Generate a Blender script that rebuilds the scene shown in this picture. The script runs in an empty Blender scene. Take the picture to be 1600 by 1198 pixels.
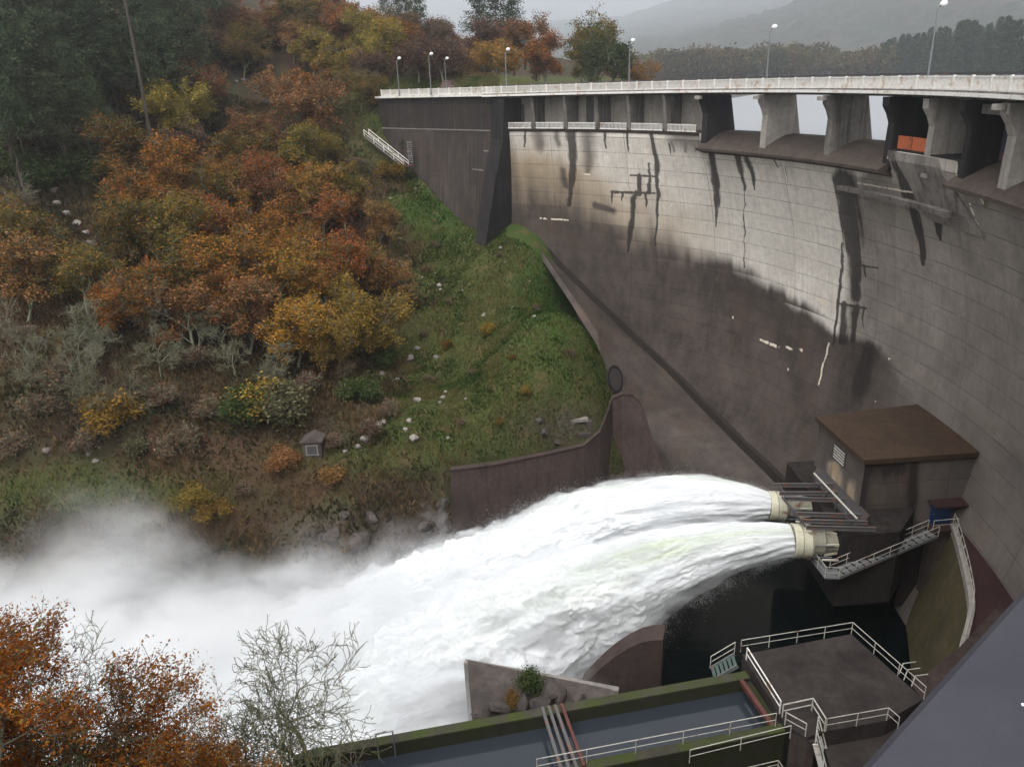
import bpy, math, random
import numpy as np
from mathutils import Vector, Matrix
sc = bpy.context.scene
# ------------------------------------------------------------------ camera
PITCH, ROLL, FPX = math.radians(21.7), math.radians(2.4), 1200.0
cp, sp, cr, sr = math.cos(PITCH), math.sin(PITCH), math.cos(ROLL), math.sin(ROLL)
AF = Vector((0, cp, -sp)); _U = Vector((0, sp, cp)); _R = Vector((1, 0, 0))
AR = cr*_R - sr*_U; AU = sr*_R + cr*_U
cam = bpy.data.objects.new('camera', bpy.data.cameras.new('camera'))
sc.collection.objects.link(cam)
M3 = Matrix((AR, AU, -AF)).transposed()
cam.matrix_world = M3.to_4x4()
cam.data.sensor_width = 36; cam.data.lens = FPX/1600*36
cam.data.clip_start = 0.05; cam.data.clip_end = 14000
sc.camera = cam
# ------------------------------------------------------------------ sky, sun, exposure
SUN_EL, SUN_ROT = math.radians(62), math.radians(200)
w = bpy.data.worlds.new("World"); sc.world = w; w.use_nodes = True
nt = w.node_tree; nt.nodes.clear()
sky = nt.nodes.new('ShaderNodeTexSky'); sky.sky_type = 'NISHITA'; sky.sun_disc = False
sky.sun_elevation = SUN_EL; sky.sun_rotation = SUN_ROT; sky.dust_density = 4.0; sky.air_density = 1.0
hs = nt.nodes.new('ShaderNodeHueSaturation'); hs.inputs['Saturation'].default_value = 0.10
bg = nt.nodes.new('ShaderNodeBackground'); bg.inputs['Strength'].default_value = 0.15
wo = nt.nodes.new('ShaderNodeOutputWorld')
nt.links.new(sky.outputs[0], hs.inputs['Color']); nt.links.new(hs.outputs[0], bg.inputs['Color']); nt.links.new(bg.outputs[0], wo.inputs['Surface'])
sun = bpy.data.objects.new('sun', bpy.data.lights.new('sun', 'SUN')); sc.collection.objects.link(sun)
sun.data.energy = 0.75; sun.data.angle = math.radians(60); sun.data.color = (1.0, 0.98, 0.95)
_d = Vector((math.sin(SUN_ROT)*math.cos(SUN_EL), math.cos(SUN_ROT)*math.cos(SUN_EL), math.sin(SUN_EL)))
sun.rotation_euler = _d.to_track_quat('Z', 'Y').to_euler()
sc.view_settings.view_transform = 'Standard'; sc.view_settings.look = 'None'
sc.view_settings.exposure = 1.05; sc.view_settings.gamma = 1.0; sc.view_settings.use_curve_mapping = False
sc.cycles.max_bounces = 12; sc.cycles.diffuse_bounces = 3; sc.cycles.glossy_bounces = 2
sc.cycles.transparent_max_bounces = 8; sc.cycles.transmission_bounces = 2; sc.cycles.volume_bounces = 6
sc.cycles.use_denoising = True

# ------------------------------------------------------------------ helpers
rnd = random.Random(7)
rng = np.random.default_rng(11)
C = sc.collection
def ray(u, v): return AF + (u-800)/FPX*AR + (599-v)/FPX*AU
def PZ(u, v, z):                       # the point of height z seen at photo pixel (u, v)
    d = ray(u, v); return Vector(d*(z/d.z))
def PD(u, v, R):                       # the point at horizontal distance R
    d = ray(u, v); return Vector(d*(R/math.hypot(d.x, d.y)))
def PY(u, v, y):
    d = ray(u, v); return Vector(d*(y/d.y))
_ar, _au, _af = np.array(AR), np.array(AU), np.array(AF)
def proj(P):                           # world points -> photo pixels
    zz = np.maximum(P@_af, 1e-3)
    return 800+FPX*(P@_ar)/zz, 599-FPX*(P@_au)/zz
def _hash(i, j, k):
    n = (i.astype(np.int64)*73856093) ^ (j.astype(np.int64)*19349663) ^ (k.astype(np.int64)*83492791)
    n = (n ^ (n >> 13))*1274126177 & 0x7fffffff
    n = (n ^ (n >> 16)) & 0xffff
    return n/65535.0
def vnoise(P):
    f = np.floor(P); q = P-f; q = q*q*(3-2*q); i, j, k = f[:, 0], f[:, 1], f[:, 2]
    r = 0
    for a in (0, 1):
        for b in (0, 1):
            for c in (0, 1):
                wgt = (q[:, 0] if a else 1-q[:, 0])*(q[:, 1] if b else 1-q[:, 1])*(q[:, 2] if c else 1-q[:, 2])
                r = r+wgt*_hash(i+a, j+b, k+c)
    return r
def fbm(P, o=4, g=0.5):
    s = 0; a = 1; t = 0
    for _ in range(o):
        s = s+a*vnoise(P); t += a; a *= g; P = P*2.03+17.3
    return s/t
def sstep(a, b, x):
    t = np.clip((x-a)/(b-a), 0, 1); return t*t*(3-2*t)
def smap(x, a, b): return float(sstep(a, b, np.array([x]))[0])

class MB:
    def __init__(s): s.v = []; s.f = []
    def poly(s, pts, faces):
        n = len(s.v); s.v += [tuple(p) for p in pts]; s.f += [tuple(i+n for i in f) for f in faces]
    def box(s, c, d, rz=0, M=None):
        x, y, z = d[0]/2, d[1]/2, d[2]/2
        pts = [Vector((a*x, b*y, e*z)) for a in (-1, 1) for b in (-1, 1) for e in (-1, 1)]
        R = M if M is not None else Matrix.Rotation(rz, 3, 'Z')
        s.poly([R@p+Vector(c) for p in pts], [(0, 1, 3, 2), (4, 6, 7, 5), (0, 4, 5, 1), (2, 3, 7, 6), (0, 2, 6, 4), (1, 5, 7, 3)])
    def beam(s, p, q, w, h, up=(0, 0, 1)):
        p, q = Vector(p), Vector(q); d = (q-p)
        x = d.normalized(); y = Vector(up).cross(x)
        y = y.normalized() if y.length > 1e-4 else Vector((1, 0, 0)); z = x.cross(y)
        s.box((p+q)/2, (d.length, w, h), M=Matrix((x, y, z)).transposed())
    def tube(s, pts, rad, n=6, cap=True):
        pts = [Vector(p) for p in pts]
        if not isinstance(rad, (list, tuple)): rad = [rad]*len(pts)
        rings = []
        for i, p in enumerate(pts):
            d = (pts[min(i+1, len(pts)-1)]-pts[max(i-1, 0)]).normalized()
            a = Vector((0, 0, 1)) if abs(d.z) < .9 else Vector((1, 0, 0))
            x = d.cross(a).normalized(); y = d.cross(x)
            rings.append([p+rad[i]*(math.cos(2*math.pi*k/n)*x+math.sin(2*math.pi*k/n)*y) for k in range(n)])
        f = []
        for i in range(len(pts)-1):
            for k in range(n):
                f.append((i*n+k, i*n+(k+1) % n, (i+1)*n+(k+1) % n, (i+1)*n+k))
        if cap: f += [tuple(range(n-1, -1, -1)), tuple((len(pts)-1)*n+k for k in range(n))]
        s.poly([p for r in rings for p in r], f)
    def prism(s, poly, z0, z1):
        n = len(poly)
        z0 = z0 if isinstance(z0, (list, tuple)) else [z0]*n; z1 = z1 if isinstance(z1, (list, tuple)) else [z1]*n
        s.poly([(p[0], p[1], a) for p, a in zip(poly, z0)]+[(p[0], p[1], a) for p, a in zip(poly, z1)],
               [tuple(range(n-1, -1, -1)), tuple(range(n, 2*n))]+[(i, (i+1) % n, n+(i+1) % n, n+i) for i in range(n)])
    def sweep(s, sections, closed=True):
        m = len(sections[0]); pts = [p for se in sections for p in se]; f = []
        for i in range(len(sections)-1):
            for k in range(m if closed else m-1):
                f.append((i*m+k, i*m+(k+1) % m, (i+1)*m+(k+1) % m, (i+1)*m+k))
        if closed: f += [tuple(range(m-1, -1, -1)), tuple((len(sections)-1)*m+k for k in range(m))]
        s.poly(pts, f)
    def mesh(s, name, off=(0, 0, 0)):
        me = bpy.data.meshes.new(name); o = Vector(off)
        me.from_pydata([Vector(p)-o for p in s.v], [], s.f); me.validate()
        import bmesh
        b = bmesh.new(); b.from_mesh(me); bmesh.ops.recalc_face_normals(b, faces=b.faces); b.to_mesh(me); b.free()
        return me
    def build(s, name, mat, parent=None, smooth=False):
        off = parent['_o'] if parent is not None else (0, 0, 0)
        me = s.mesh(name, off); me.materials.append(mat)
        if smooth: me.shade_smooth()
        return link(name, me, parent)
def link(name, me, parent=None):
    o = bpy.data.objects.new(name, me); C.objects.link(o)
    if parent is not None:
        o.parent = parent; o['_o'] = parent['_o']
    return o
def npmesh(name, V, F, mat, attrs=None, smooth=True):
    me = bpy.data.meshes.new(name); V = np.asarray(V, np.float32); F = np.asarray(F, np.int32)
    k = F.shape[1]
    me.vertices.add(len(V)); me.vertices.foreach_set('co', V.ravel())
    me.loops.add(F.size); me.loops.foreach_set('vertex_index', F.ravel())
    me.polygons.add(len(F)); me.polygons.foreach_set('loop_start', np.arange(0, F.size, k, dtype=np.int32))
    me.update(calc_edges=True)
    if smooth: me.polygons.foreach_set('use_smooth', np.ones(len(F), bool))
    for an, A in (attrs or {}).items():
        at = me.attributes.new(an, 'FLOAT_COLOR', 'POINT'); A = np.asarray(A, np.float32)
        if A.shape[1] == 3: A = np.concatenate([A, np.ones((len(A), 1), np.float32)], 1)
        at.data.foreach_set('color', np.ascontiguousarray(A).ravel())
    if mat: me.materials.append(mat)
    return me
def grid_faces(nu, nv, wrap=False):
    i, j = np.meshgrid(np.arange(nu-1), np.arange(nv if wrap else nv-1), indexing='ij')
    a = i*nv+j; b = i*nv+(j+1) % nv; c = (i+1)*nv+(j+1) % nv; d = (i+1)*nv+j
    return np.stack([a, b, c, d], -1).reshape(-1, 4)
def tag(o, label=None, cat=None, group=None, kind=None):
    if label: o['label'] = label
    if cat: o['category'] = cat
    if group: o['group'] = group
    if kind: o['kind'] = kind
    return o
def thing(name, label, cat, loc, group=None):
    o = bpy.data.objects.new(name, None); C.objects.link(o); o.location = loc; o.empty_display_size = .3
    o['_o'] = tuple(loc); return tag(o, label, cat, group)
def inst(name, me, parent, M):          # a part that shares its mesh, placed by a world matrix
    o = link(name, me, parent)
    o.matrix_local = Matrix.Translation(-Vector(parent['_o']))@M
    return o
def copy_thing(root, loc, rz, label, group=None, scale=1, mats=None):
    c = root.copy(); C.objects.link(c); c.location = loc; c.rotation_euler = (0, 0, rz); c.scale = (scale,)*3
    c['label'] = label
    if group: c['group'] = group
    for ch in root.children:
        d = ch.copy(); C.objects.link(d); d.parent = c
        if mats and ch.name.split('.')[0] in mats:
            d.material_slots[0].link = 'OBJECT'; d.material_slots[0].material = mats[ch.name.split('.')[0]]
    return c

# ------------------------------------------------------------------ materials
def L(nt, a, b): nt.links.new(a, b)
def newmat(name):
    m = bpy.data.materials.new(name); m.use_nodes = True; n = m.node_tree
    return m, n, n.nodes['Principled BSDF']
def noise(n, scale, detail=5, rough=.6, vec=None, dist=0):
    t = n.nodes.new('ShaderNodeTexNoise'); t.inputs['Scale'].default_value = scale; t.inputs['Detail'].default_value = detail
    t.inputs['Roughness'].default_value = rough; t.inputs['Distortion'].default_value = dist
    if vec: L(n, vec, t.inputs['Vector'])
    return t.outputs['Fac']
def ramp(n, fac, stops):
    r = n.nodes.new('ShaderNodeValToRGB'); e = r.color_ramp.elements
    while len(e) < len(stops): e.new(.5)
    for q, (p, c) in zip(e, stops):
        q.position = p; q.color = (c, c, c, 1) if isinstance(c, (int, float)) else (*c, 1)
    L(n, fac, r.inputs['Fac']); return r.outputs['Color']
def mix(n, fac, a, b, mode='MIX'):
    x = n.nodes.new('ShaderNodeMix'); x.data_type = 'RGBA'; x.blend_type = mode
    for s, val in ((x.inputs[0], fac), (x.inputs[6], a), (x.inputs[7], b)):
        if hasattr(val, 'is_linked'): L(n, val, s)
        elif isinstance(val, (int, float)): s.default_value = val
        else: s.default_value = (*val, 1)
    return x.outputs[2]
def mth(n, op, a, b=None):
    x = n.nodes.new('ShaderNodeMath'); x.operation = op
    for s, val in zip(x.inputs, (a, b)):
        if val is None: continue
        if hasattr(val, 'is_linked'): L(n, val, s)
        else: s.default_value = val
    return x.outputs[0]
def coords(n, sx=1, sy=1, sz=1, kind='Object'):
    t = n.nodes.new('ShaderNodeTexCoord'); m = n.nodes.new('ShaderNodeMapping'); m.inputs['Scale'].default_value = (sx, sy, sz)
    L(n, t.outputs[kind], m.inputs['Vector']); return m.outputs[0]
def gpos(n, sx=1, sy=1, sz=1):
    t = n.nodes.new('ShaderNodeNewGeometry'); m = n.nodes.new('ShaderNodeMapping'); m.inputs['Scale'].default_value = (sx, sy, sz)
    L(n, t.outputs['Position'], m.inputs['Vector']); return m.outputs[0]
def bump(n, bsdf, h, dist=.05, strength=.6):
    b = n.nodes.new('ShaderNodeBump'); b.inputs['Distance'].default_value = dist; b.inputs['Strength'].default_value = strength
    L(n, h, b.inputs['Height']); L(n, b.outputs[0], bsdf.inputs['Normal'])
def attr(n, name):
    a = n.nodes.new('ShaderNodeAttribute'); a.attribute_name = name; return a
def sep(n, c):
    s = n.nodes.new('ShaderNodeSeparateColor'); L(n, c, s.inputs[0]); return s.outputs
def concrete(name, light, dark, streak=.5, moss=None, rough=.85, sc1=.35, mossz=None):
    m, n, b = newmat(name)
    g = gpos(n); f1 = noise(n, sc1, 7, .65, g); f2 = noise(n, 2.2, 6, .7, g)
    c = mix(n, ramp(n, f1, [(.3, 0.), (.7, 1.)]), dark, light)
    c = mix(n, mth(n, 'MULTIPLY', ramp(n, f2, [(.42, 0.), (.72, 1.)]), .55), c, tuple(q*.55 for q in dark))
    st = noise(n, 1.0, 5, .7, gpos(n, 1.3, 1.3, .09))
    c = mix(n, mth(n, 'MULTIPLY', ramp(n, st, [(.48, 0.), (.66, 1.)]), streak), c, tuple(q*.4 for q in dark))
    if moss:
        mm = ramp(n, noise(n, .9, 6, .7, g), [(.40, 0.), (.6, 1.)]); c = mix(n, mm, c, moss)
    L(n, c, b.inputs['Base Color']); b.inputs['Roughness'].default_value = rough; b.inputs['Specular IOR Level'].default_value = .18
    bump(n, b, noise(n, 5, 6, .7, g), .04, .5)
    return m
def metal(name, col, rough=.5, rust=0, met=0.0, rustc=(.16, .06, .03)):
    m, n, b = newmat(name); g = gpos(n)
    f = noise(n, 1.6, 6, .7, g)
    c = mix(n, ramp(n, noise(n, 7, 4, .6, g), [(.35, 0.), (.75, 1.)]), col, tuple(q*.72 for q in col))
    if rust: c = mix(n, ramp(n, f, [(.62-rust*.3, 0.), (.72-rust*.2, 1.)]), c, rustc)
    L(n, c, b.inputs['Base Color']); b.inputs['Roughness'].default_value = rough; b.inputs['Metallic'].default_value = met
    return m
M_conc = concrete('concrete_grey', (.25, .228, .21), (.16, .145, .135), .5)
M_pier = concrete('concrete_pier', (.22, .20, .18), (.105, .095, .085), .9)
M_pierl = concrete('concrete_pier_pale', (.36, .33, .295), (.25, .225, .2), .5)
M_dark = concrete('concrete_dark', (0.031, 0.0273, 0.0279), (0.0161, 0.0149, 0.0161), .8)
M_wing = concrete('concrete_wing', (0.0408, 0.036, 0.0384), (0.0228, 0.021, 0.024), .6)
M_brown = concrete('concrete_brown', (0.0648, 0.0446, 0.0389), (0.0374, 0.0259, 0.023), .6)
M_sill = concrete('concrete_sill', (0.084, 0.064, 0.0528), (0.0496, 0.0384, 0.032), .4)
M_roof = concrete('roof_mossy', (0.0585, 0.0353, 0.0203), (0.0315, 0.021, 0.015), .0)
M_house = concrete('concrete_house', (0.106, 0.085, 0.0748), (0.0467, 0.0357, 0.0323), .9)
M_base = concrete('concrete_base', (0.0315, 0.0252, 0.0224), (0.014, 0.0112, 0.0105), .9)
M_toe = concrete('concrete_toe', (0.132, 0.106, 0.0575), (0.0575, 0.0448, 0.0299), .5, moss=(0.0633, 0.0529, 0.023))
M_path = concrete('path_red', (.050, .022, .022), (.030, .015, .015), .1)
M_plat = concrete('platform_slab', (0.0525, 0.0437, 0.0403), (0.0189, 0.0147, 0.0134), .0, sc1=.45)
M_canal = concrete('canal_wall', (0.042, 0.036, 0.0288), (0.0192, 0.0168, 0.0132), .4, moss=(0.0204, 0.0252, 0.0072))
M_mossy = concrete('moss_top', (0.06, 0.054, 0.042), (0.036, 0.033, 0.024), .0, moss=(0.0372, 0.0492, 0.0108))
M_white = metal('white_rail_paint', (.72, .70, .66), .5, .25, rustc=(.36, .24, .15))
M_parap = metal('parapet_paint', (.68, .65, .61), .6, .3, rustc=(.40, .28, .19))
M_rail = metal('pale_rail', (.47, .45, .40), .45, .2)
M_galv = metal('galvanised', (0.204, 0.21, 0.216), .4, .1, .4)
M_steel = metal('steel_beam', (.09, .085, .085), .6, .3)
M_dsteel = metal('dark_steel', (.05, .048, .05), .5, .2)
M_cream = metal('cream_drum', (.52, .50, .38), .4, .12)
M_creamd = metal('cream_drum_dirty', (.28, .27, .21), .5, .3)
M_red = metal('red_steel', (0.085, 0.024, 0.02), .5, .2)
M_orange = metal('orange_barrier', (.42, .10, .035), .6, .3)
M_blue = metal('blue_door', (.012, .045, .15), .4)
M_green = metal('green_tread', (.055, .085, .075), .6, .2)
M_lampw = metal('lamp_white', (.8, .8, .8), .3)
m, n, b = newmat('slate_paint'); M_grayp = m
L(n, mix(n, ramp(n, noise(n, 3, 8, .7, gpos(n)), [(.35, 0.), (.7, 1.)]), (.024, .0235, .031), (.036, .035, .044)), b.inputs['Base Color']); L(n, ramp(n, noise(n, 9, 6, .7, gpos(n)), [(.3, .42), (.7, .6)]), b.inputs['Roughness']); b.inputs['Specular IOR Level'].default_value = .3; bump(n, b, noise(n, 220, 4, .7, gpos(n)), .002, .35)
M_rock = concrete('rock_pale', (.28, .25, .225), (.13, .11, .10), .2)
M_rockd = concrete('rock_dark', (.095, .078, .07), (.035, .029, .027), .4)

# dam face: stains, wet and darker zones, tan and pale zones come from a painted attribute, the rest from noise
def dam_material():
    m, n, b = newmat('dam_concrete')
    a = sep(n, attr(n, 'stain').outputs['Color']); al = attr(n, 'stain').outputs['Alpha']
    uv = attr(n, 'wall_uv').outputs['Color']
    def uvmap(sx, sy):
        mp = n.nodes.new('ShaderNodeMapping'); mp.inputs['Scale'].default_value = (sx, sy, 1); L(n, uv, mp.inputs['Vector']); return mp.outputs[0]
    g = gpos(n)
    f = noise(n, .25, 7, .65, g)
    dry = mix(n, ramp(n, f, [(.32, 0.), (.68, 1.)]), (.61, .56, .50), (.73, .68, .61))
    grey = mix(n, ramp(n, noise(n, .3, 8, .7, g), [(.35, 0.), (.65, 1.)]), (.185, .162, .143), (.285, .252, .225))
    c = mix(n, al, grey, dry)
    c = mix(n, a[2], c, mix(n, ramp(n, noise(n, .8, 6, .7, g), [(.35, 0.), (.7, 1.)]), (.29, .215, .13), (.42, .335, .23)))
    wet = mix(n, ramp(n, noise(n, .22, 9, .74, g), [(.34, 0.), (.66, 1.)]), (.027, .0215, .0195), (.088, .069, .060))
    wet = mix(n, ramp(n, noise(n, 1, 6, .72, uvmap(.5, .12)), [(.50, 0.), (.68, .6)]), wet, (.098, .078, .066))
    wet = mix(n, ramp(n, noise(n, .13, 5, .7, g), [(.54, 0.), (.66, .55)]), wet, (.085, .052, .036))
    c = mix(n, a[1], c, wet)
    st = noise(n, 1, 6, .75, uvmap(.9, .055))
    c = mix(n, mth(n, 'MULTIPLY', ramp(n, st, [(.54, 0.), (.74, 1.)]), .26), c, (.09, .08, .072), 'MIX')
    st3 = noise(n, 1, 6, .78, uvmap(7, .16))
    c = mix(n, mth(n, 'MULTIPLY', ramp(n, st3, [(.48, 0.), (.7, 1.)]), .32), c, (.075, .064, .055))
    c = mix(n, mth(n, 'MULTIPLY', ramp(n, noise(n, 1.6, 8, .78, g), [(.45, 0.), (.7, 1.)]), .28), c, (.07, .06, .053))
    st2 = noise(n, 1, 6, .75, uvmap(2.6, .10))
    c = mix(n, mth(n, 'MULTIPLY', ramp(n, st2, [(.55, 0.), (.75, 1.)]), .2), c, (.10, .085, .075), 'MIX')
    # lift joints and form lines
    br = n.nodes.new('ShaderNodeTexBrick'); L(n, uvmap(1, 1), br.inputs['Vector'])
    br.inputs['Scale'].default_value = 1; br.inputs['Brick Width'].default_value = 12; br.inputs['Row Height'].default_value = 1.9
    br.inputs['Mortar Size'].default_value = .045; br.inputs['Mortar Smooth'].default_value = .5; br.offset = 0
    for k in ('Color1', 'Color2'): br.inputs[k].default_value = (1, 1, 1, 1)
    br.inputs['Mortar'].default_value = (0, 0, 0, 1)
    b2 = n.nodes.new('ShaderNodeTexBrick'); L(n, uvmap(1, 1), b2.inputs['Vector'])
    b2.inputs['Scale'].default_value = 1; b2.inputs['Brick Width'].default_value = 1.2; b2.inputs['Row Height'].default_value = .63
    b2.inputs['Mortar Size'].default_value = .03; b2.offset = 0
    b2.inputs['Color1'].default_value = (.93, .93, .93, 1); b2.inputs['Color2'].default_value = (1.05, 1.05, 1.05, 1); b2.inputs['Mortar'].default_value = (.88, .88, .88, 1)
    c = mix(n, .45, c, b2.outputs['Color'], 'MULTIPLY')
    jf = mth(n, 'MULTIPLY', br.outputs['Fac'], ramp(n, noise(n, .5, 5, .7, g), [(.34, .1), (.64, .85)]))
    c = mix(n, jf, c, mix(n, a[1], (.07, .06, .055), (.022, .018, .016)))
    # lift to lift tone change
    b3 = n.nodes.new('ShaderNodeTexBrick'); L(n, uvmap(1, 1), b3.inputs['Vector'])
    b3.inputs['Scale'].default_value = 1; b3.inputs['Brick Width'].default_value = 12; b3.inputs['Row Height'].default_value = 1.9; b3.offset = 0
    b3.inputs['Mortar Size'].default_value = 0; b3.inputs['Color1'].default_value = (.86, .86, .86, 1); b3.inputs['Color2'].default_value = (1.04, 1.03, 1.02, 1)
    c = mix(n, .5, c, b3.outputs['Color'], 'MULTIPLY')
    edge = mth(n, 'ADD', mth(n, 'MULTIPLY', noise(n, 1, 6, .72, uvmap(3.6, .16)), .80), mth(n, 'MULTIPLY', noise(n, 1, 5, .75, uvmap(9, 1.2)), .36))
    runs = mth(n, 'ADD', mth(n, 'MULTIPLY', noise(n, 1, 4, .7, uvmap(2.6, .045)), 1.1), .42)
    blk = ramp(n, mth(n, 'SUBTRACT', mth(n, 'MULTIPLY', a[0], runs), mth(n, 'SUBTRACT', edge, .12)), [(-.0, 0.), (.30, 1.)])
    c = mix(n, mth(n, 'MULTIPLY', blk, .9), c, mix(n, ramp(n, noise(n, 1, 5, .7, uvmap(3.5, .1)), [(.4, 0.), (.65, 1.)]), (.016, .015, .015), (.034, .026, .021)))
    wh = ramp(n, mth(n, 'SUBTRACT', attr(n, 'lime').outputs['Fac'], mth(n, 'MULTIPLY', noise(n, 1, 5, .7, uvmap(3, 3)), .75)), [(.0, 0.), (.15, 1.)])
    c = mix(n, wh, c, (.62, .55, .45))
    L(n, c, b.inputs['Base Color'])
    L(n, ramp(n, a[1], [(0, .9), (1, .7)]), b.inputs['Roughness']); b.inputs['Specular IOR Level'].default_value = .2
    bump(n, b, mth(n, 'SUBTRACT', noise(n, 3, 6, .7, g), mth(n, 'MULTIPLY', br.outputs['Fac'], .8)), .06, .5)
    return m

# ------------------------------------------------------------------ the arch dam
CX, CY, R0 = -34.0, 57.0, 66.0
def arc(th, r, z):
    t = math.radians(th); return Vector((CX+r*math.cos(t), CY+r*math.sin(t), z))
def rface(th, z):
    th = np.asarray(th, float); z = np.asarray(z, float)
    amp = 1.2+3.0*(1-sstep(27, 50, th))
    k = 1-((z+25)/17.5)**2
    return R0+np.where(z > -7.5, 0, amp*k)
dam = thing('arch_dam', 'curved concrete arch dam with spillway openings across the top of the gorge', 'dam', arc(15, R0, -43))
def sweep_arc(sec, t0, t1, n):
    m = MB()
    m.sweep([[arc(t0+(t1-t0)*i/n, r, z) for r, z in sec] for i in range(n+1)]); return m
# painted streaks: polylines of (u, v, half width) in photo pixels
STREAKS = [
 [(891,200,8),(895,252,7),(889,320,4)], [(980,203,3),(982,238,1.2)], [(1018,210,2.5),(1026,252,4.5),(1028,307,3.5),(1024,385,1.8)],
 [(953,300,2.2),(1022,302,2.2)], [(955,300,3),(955,320,1)], [(972,301,2.5),(972,314,1)], [(1010,302,3),(1011,325,1)],
 [(992,301,5),(987,353,4.5),(980,392,2.5)], [(1015,256,3),(1015,301,3)], [(998,276,5),(998,303,5)], [(986,274,1.8),(1025,276,1.8)],
 [(1108,230,5),(1117,275,5.5),(1120,312,5),(1120,355,1.5)], [(1150,234,4.5),(1157,264,4.5),(1163,297,2)], [(1162,238,5),(1174,264,4.5),(1180,297,1.8)],
 [(1320,281,20),(1328,328,19),(1333,365,16),(1337,403,10),(1338,438,9),(1338,465,8)], [(1310,474,2),(1352,482,2)],
 [(1319,475,5),(1317,535,5)], [(1338,480,6),(1331,532,4)], [(1349,480,2),(1349,512,1.5)],
 [(1315,380,1.5),(1316,425,2.4),(1310,478,3),(1301,538,2.5)], [(1345,415,2),(1372,419,2)], [(1350,418,2),(1352,432,1.2)],
 [(1408,262,7),(1420,308,9),(1433,348,7),(1441,395,5.5),(1442,413,3)], [(1438,310,6),(1465,340,8),(1469,375,1.5)],
 [(1358,548,14),(1347,587,12),(1342,606,9)], [(1395,240,9),(1405,262,8)], [(1163,296,1),(1163,418,1)],
 [(786,200,9),(784,260,8),(775,330,6)], [(1500,265,5),(1504,300,1.5)], [(1210,250,1.5),(1216,262,1)], [(820,205,2),(822,230,1)], [(1045,225,1.5),(1047,240,1)],
 [(1228,262,1.6),(1231,285,1)], [(945,205,2),(948,232,1)]]
BROWN = [[(918,206,10),(920,246,7),(918,268,4)], [(838,203,10),(845,226,8)], [(870,205,4),(873,226,3)], [(1045,206,4),(1100,222,14)], [(1060,215,12),(1100,222,14)],
 [(1050,222,3),(1052,236,2)], [(1070,224,4),(1072,237,2)], [(1085,224,4),(1087,237,2)], [(1440,308,5),(1478,322,6)], [(1302,525,2.5),(1300,560,3)], [(1290,580,2),(1275,640,2)],
 [(1530,290,5),(1540,320,3)], [(930,320,4),(958,330,4)], [(880,265,3),(884,290,3)]]
LIME = [[(1275,466,4),(1290,474,5)], [(1188,530,1.5),(1215,541,1.3),(1252,547,1.5)], [(844,341,1.2),(888,344,1.2)], [(1340,286,1.2),(1420,300,1.5),(1470,308,1.5)],
 [(1515,318,1.5),(1530,350,1)], [(1147,490,1.4),(1145,500,1)], [(1231,577,1.6),(1231,578,1.6)], [(1369,628,2),(1370,629,2)], [(908,272,1.2),(922,273,1.2)], [(1046,322,1.3),(1050,318,1)], [(1217,352,1.2),(1217,360,1)],
 [(1525,295,3),(1537,318,2)], [(1390,560,1.3),(1391,561,1.3)], [(1295,535,1.4),(1280,600,1.2)], [(985,560,1),(986,575,1)]]
def streak_mask(u, v, lines, jit=None):
    m = np.zeros_like(u)
    for ln in lines:
        for (a, b) in zip(ln[:-1], ln[1:]):
            lo_u, hi_u = min(a[0], b[0])-30, max(a[0], b[0])+30; lo_v, hi_v = min(a[1], b[1])-30, max(a[1], b[1])+30
            s = np.nonzero((u > lo_u) & (u < hi_u) & (v > lo_v) & (v < hi_v))[0]
            if not len(s): continue
            d = np.array([b[0]-a[0], b[1]-a[1]], float); l2 = max(d@d, 1e-6)
            t = np.clip(((u[s]-a[0])*d[0]+(v[s]-a[1])*d[1])/l2, 0, 1)
            dist = np.hypot(u[s]-a[0]-t*d[0], v[s]-a[1]-t*d[1]); hw = a[2]+(b[2]-a[2])*t
            if jit is not None: hw = hw*(.72+.6*jit[s])
            m[s] = np.maximum(m[s], 1-sstep(0, hw*2.2, dist))
    return m
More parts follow.
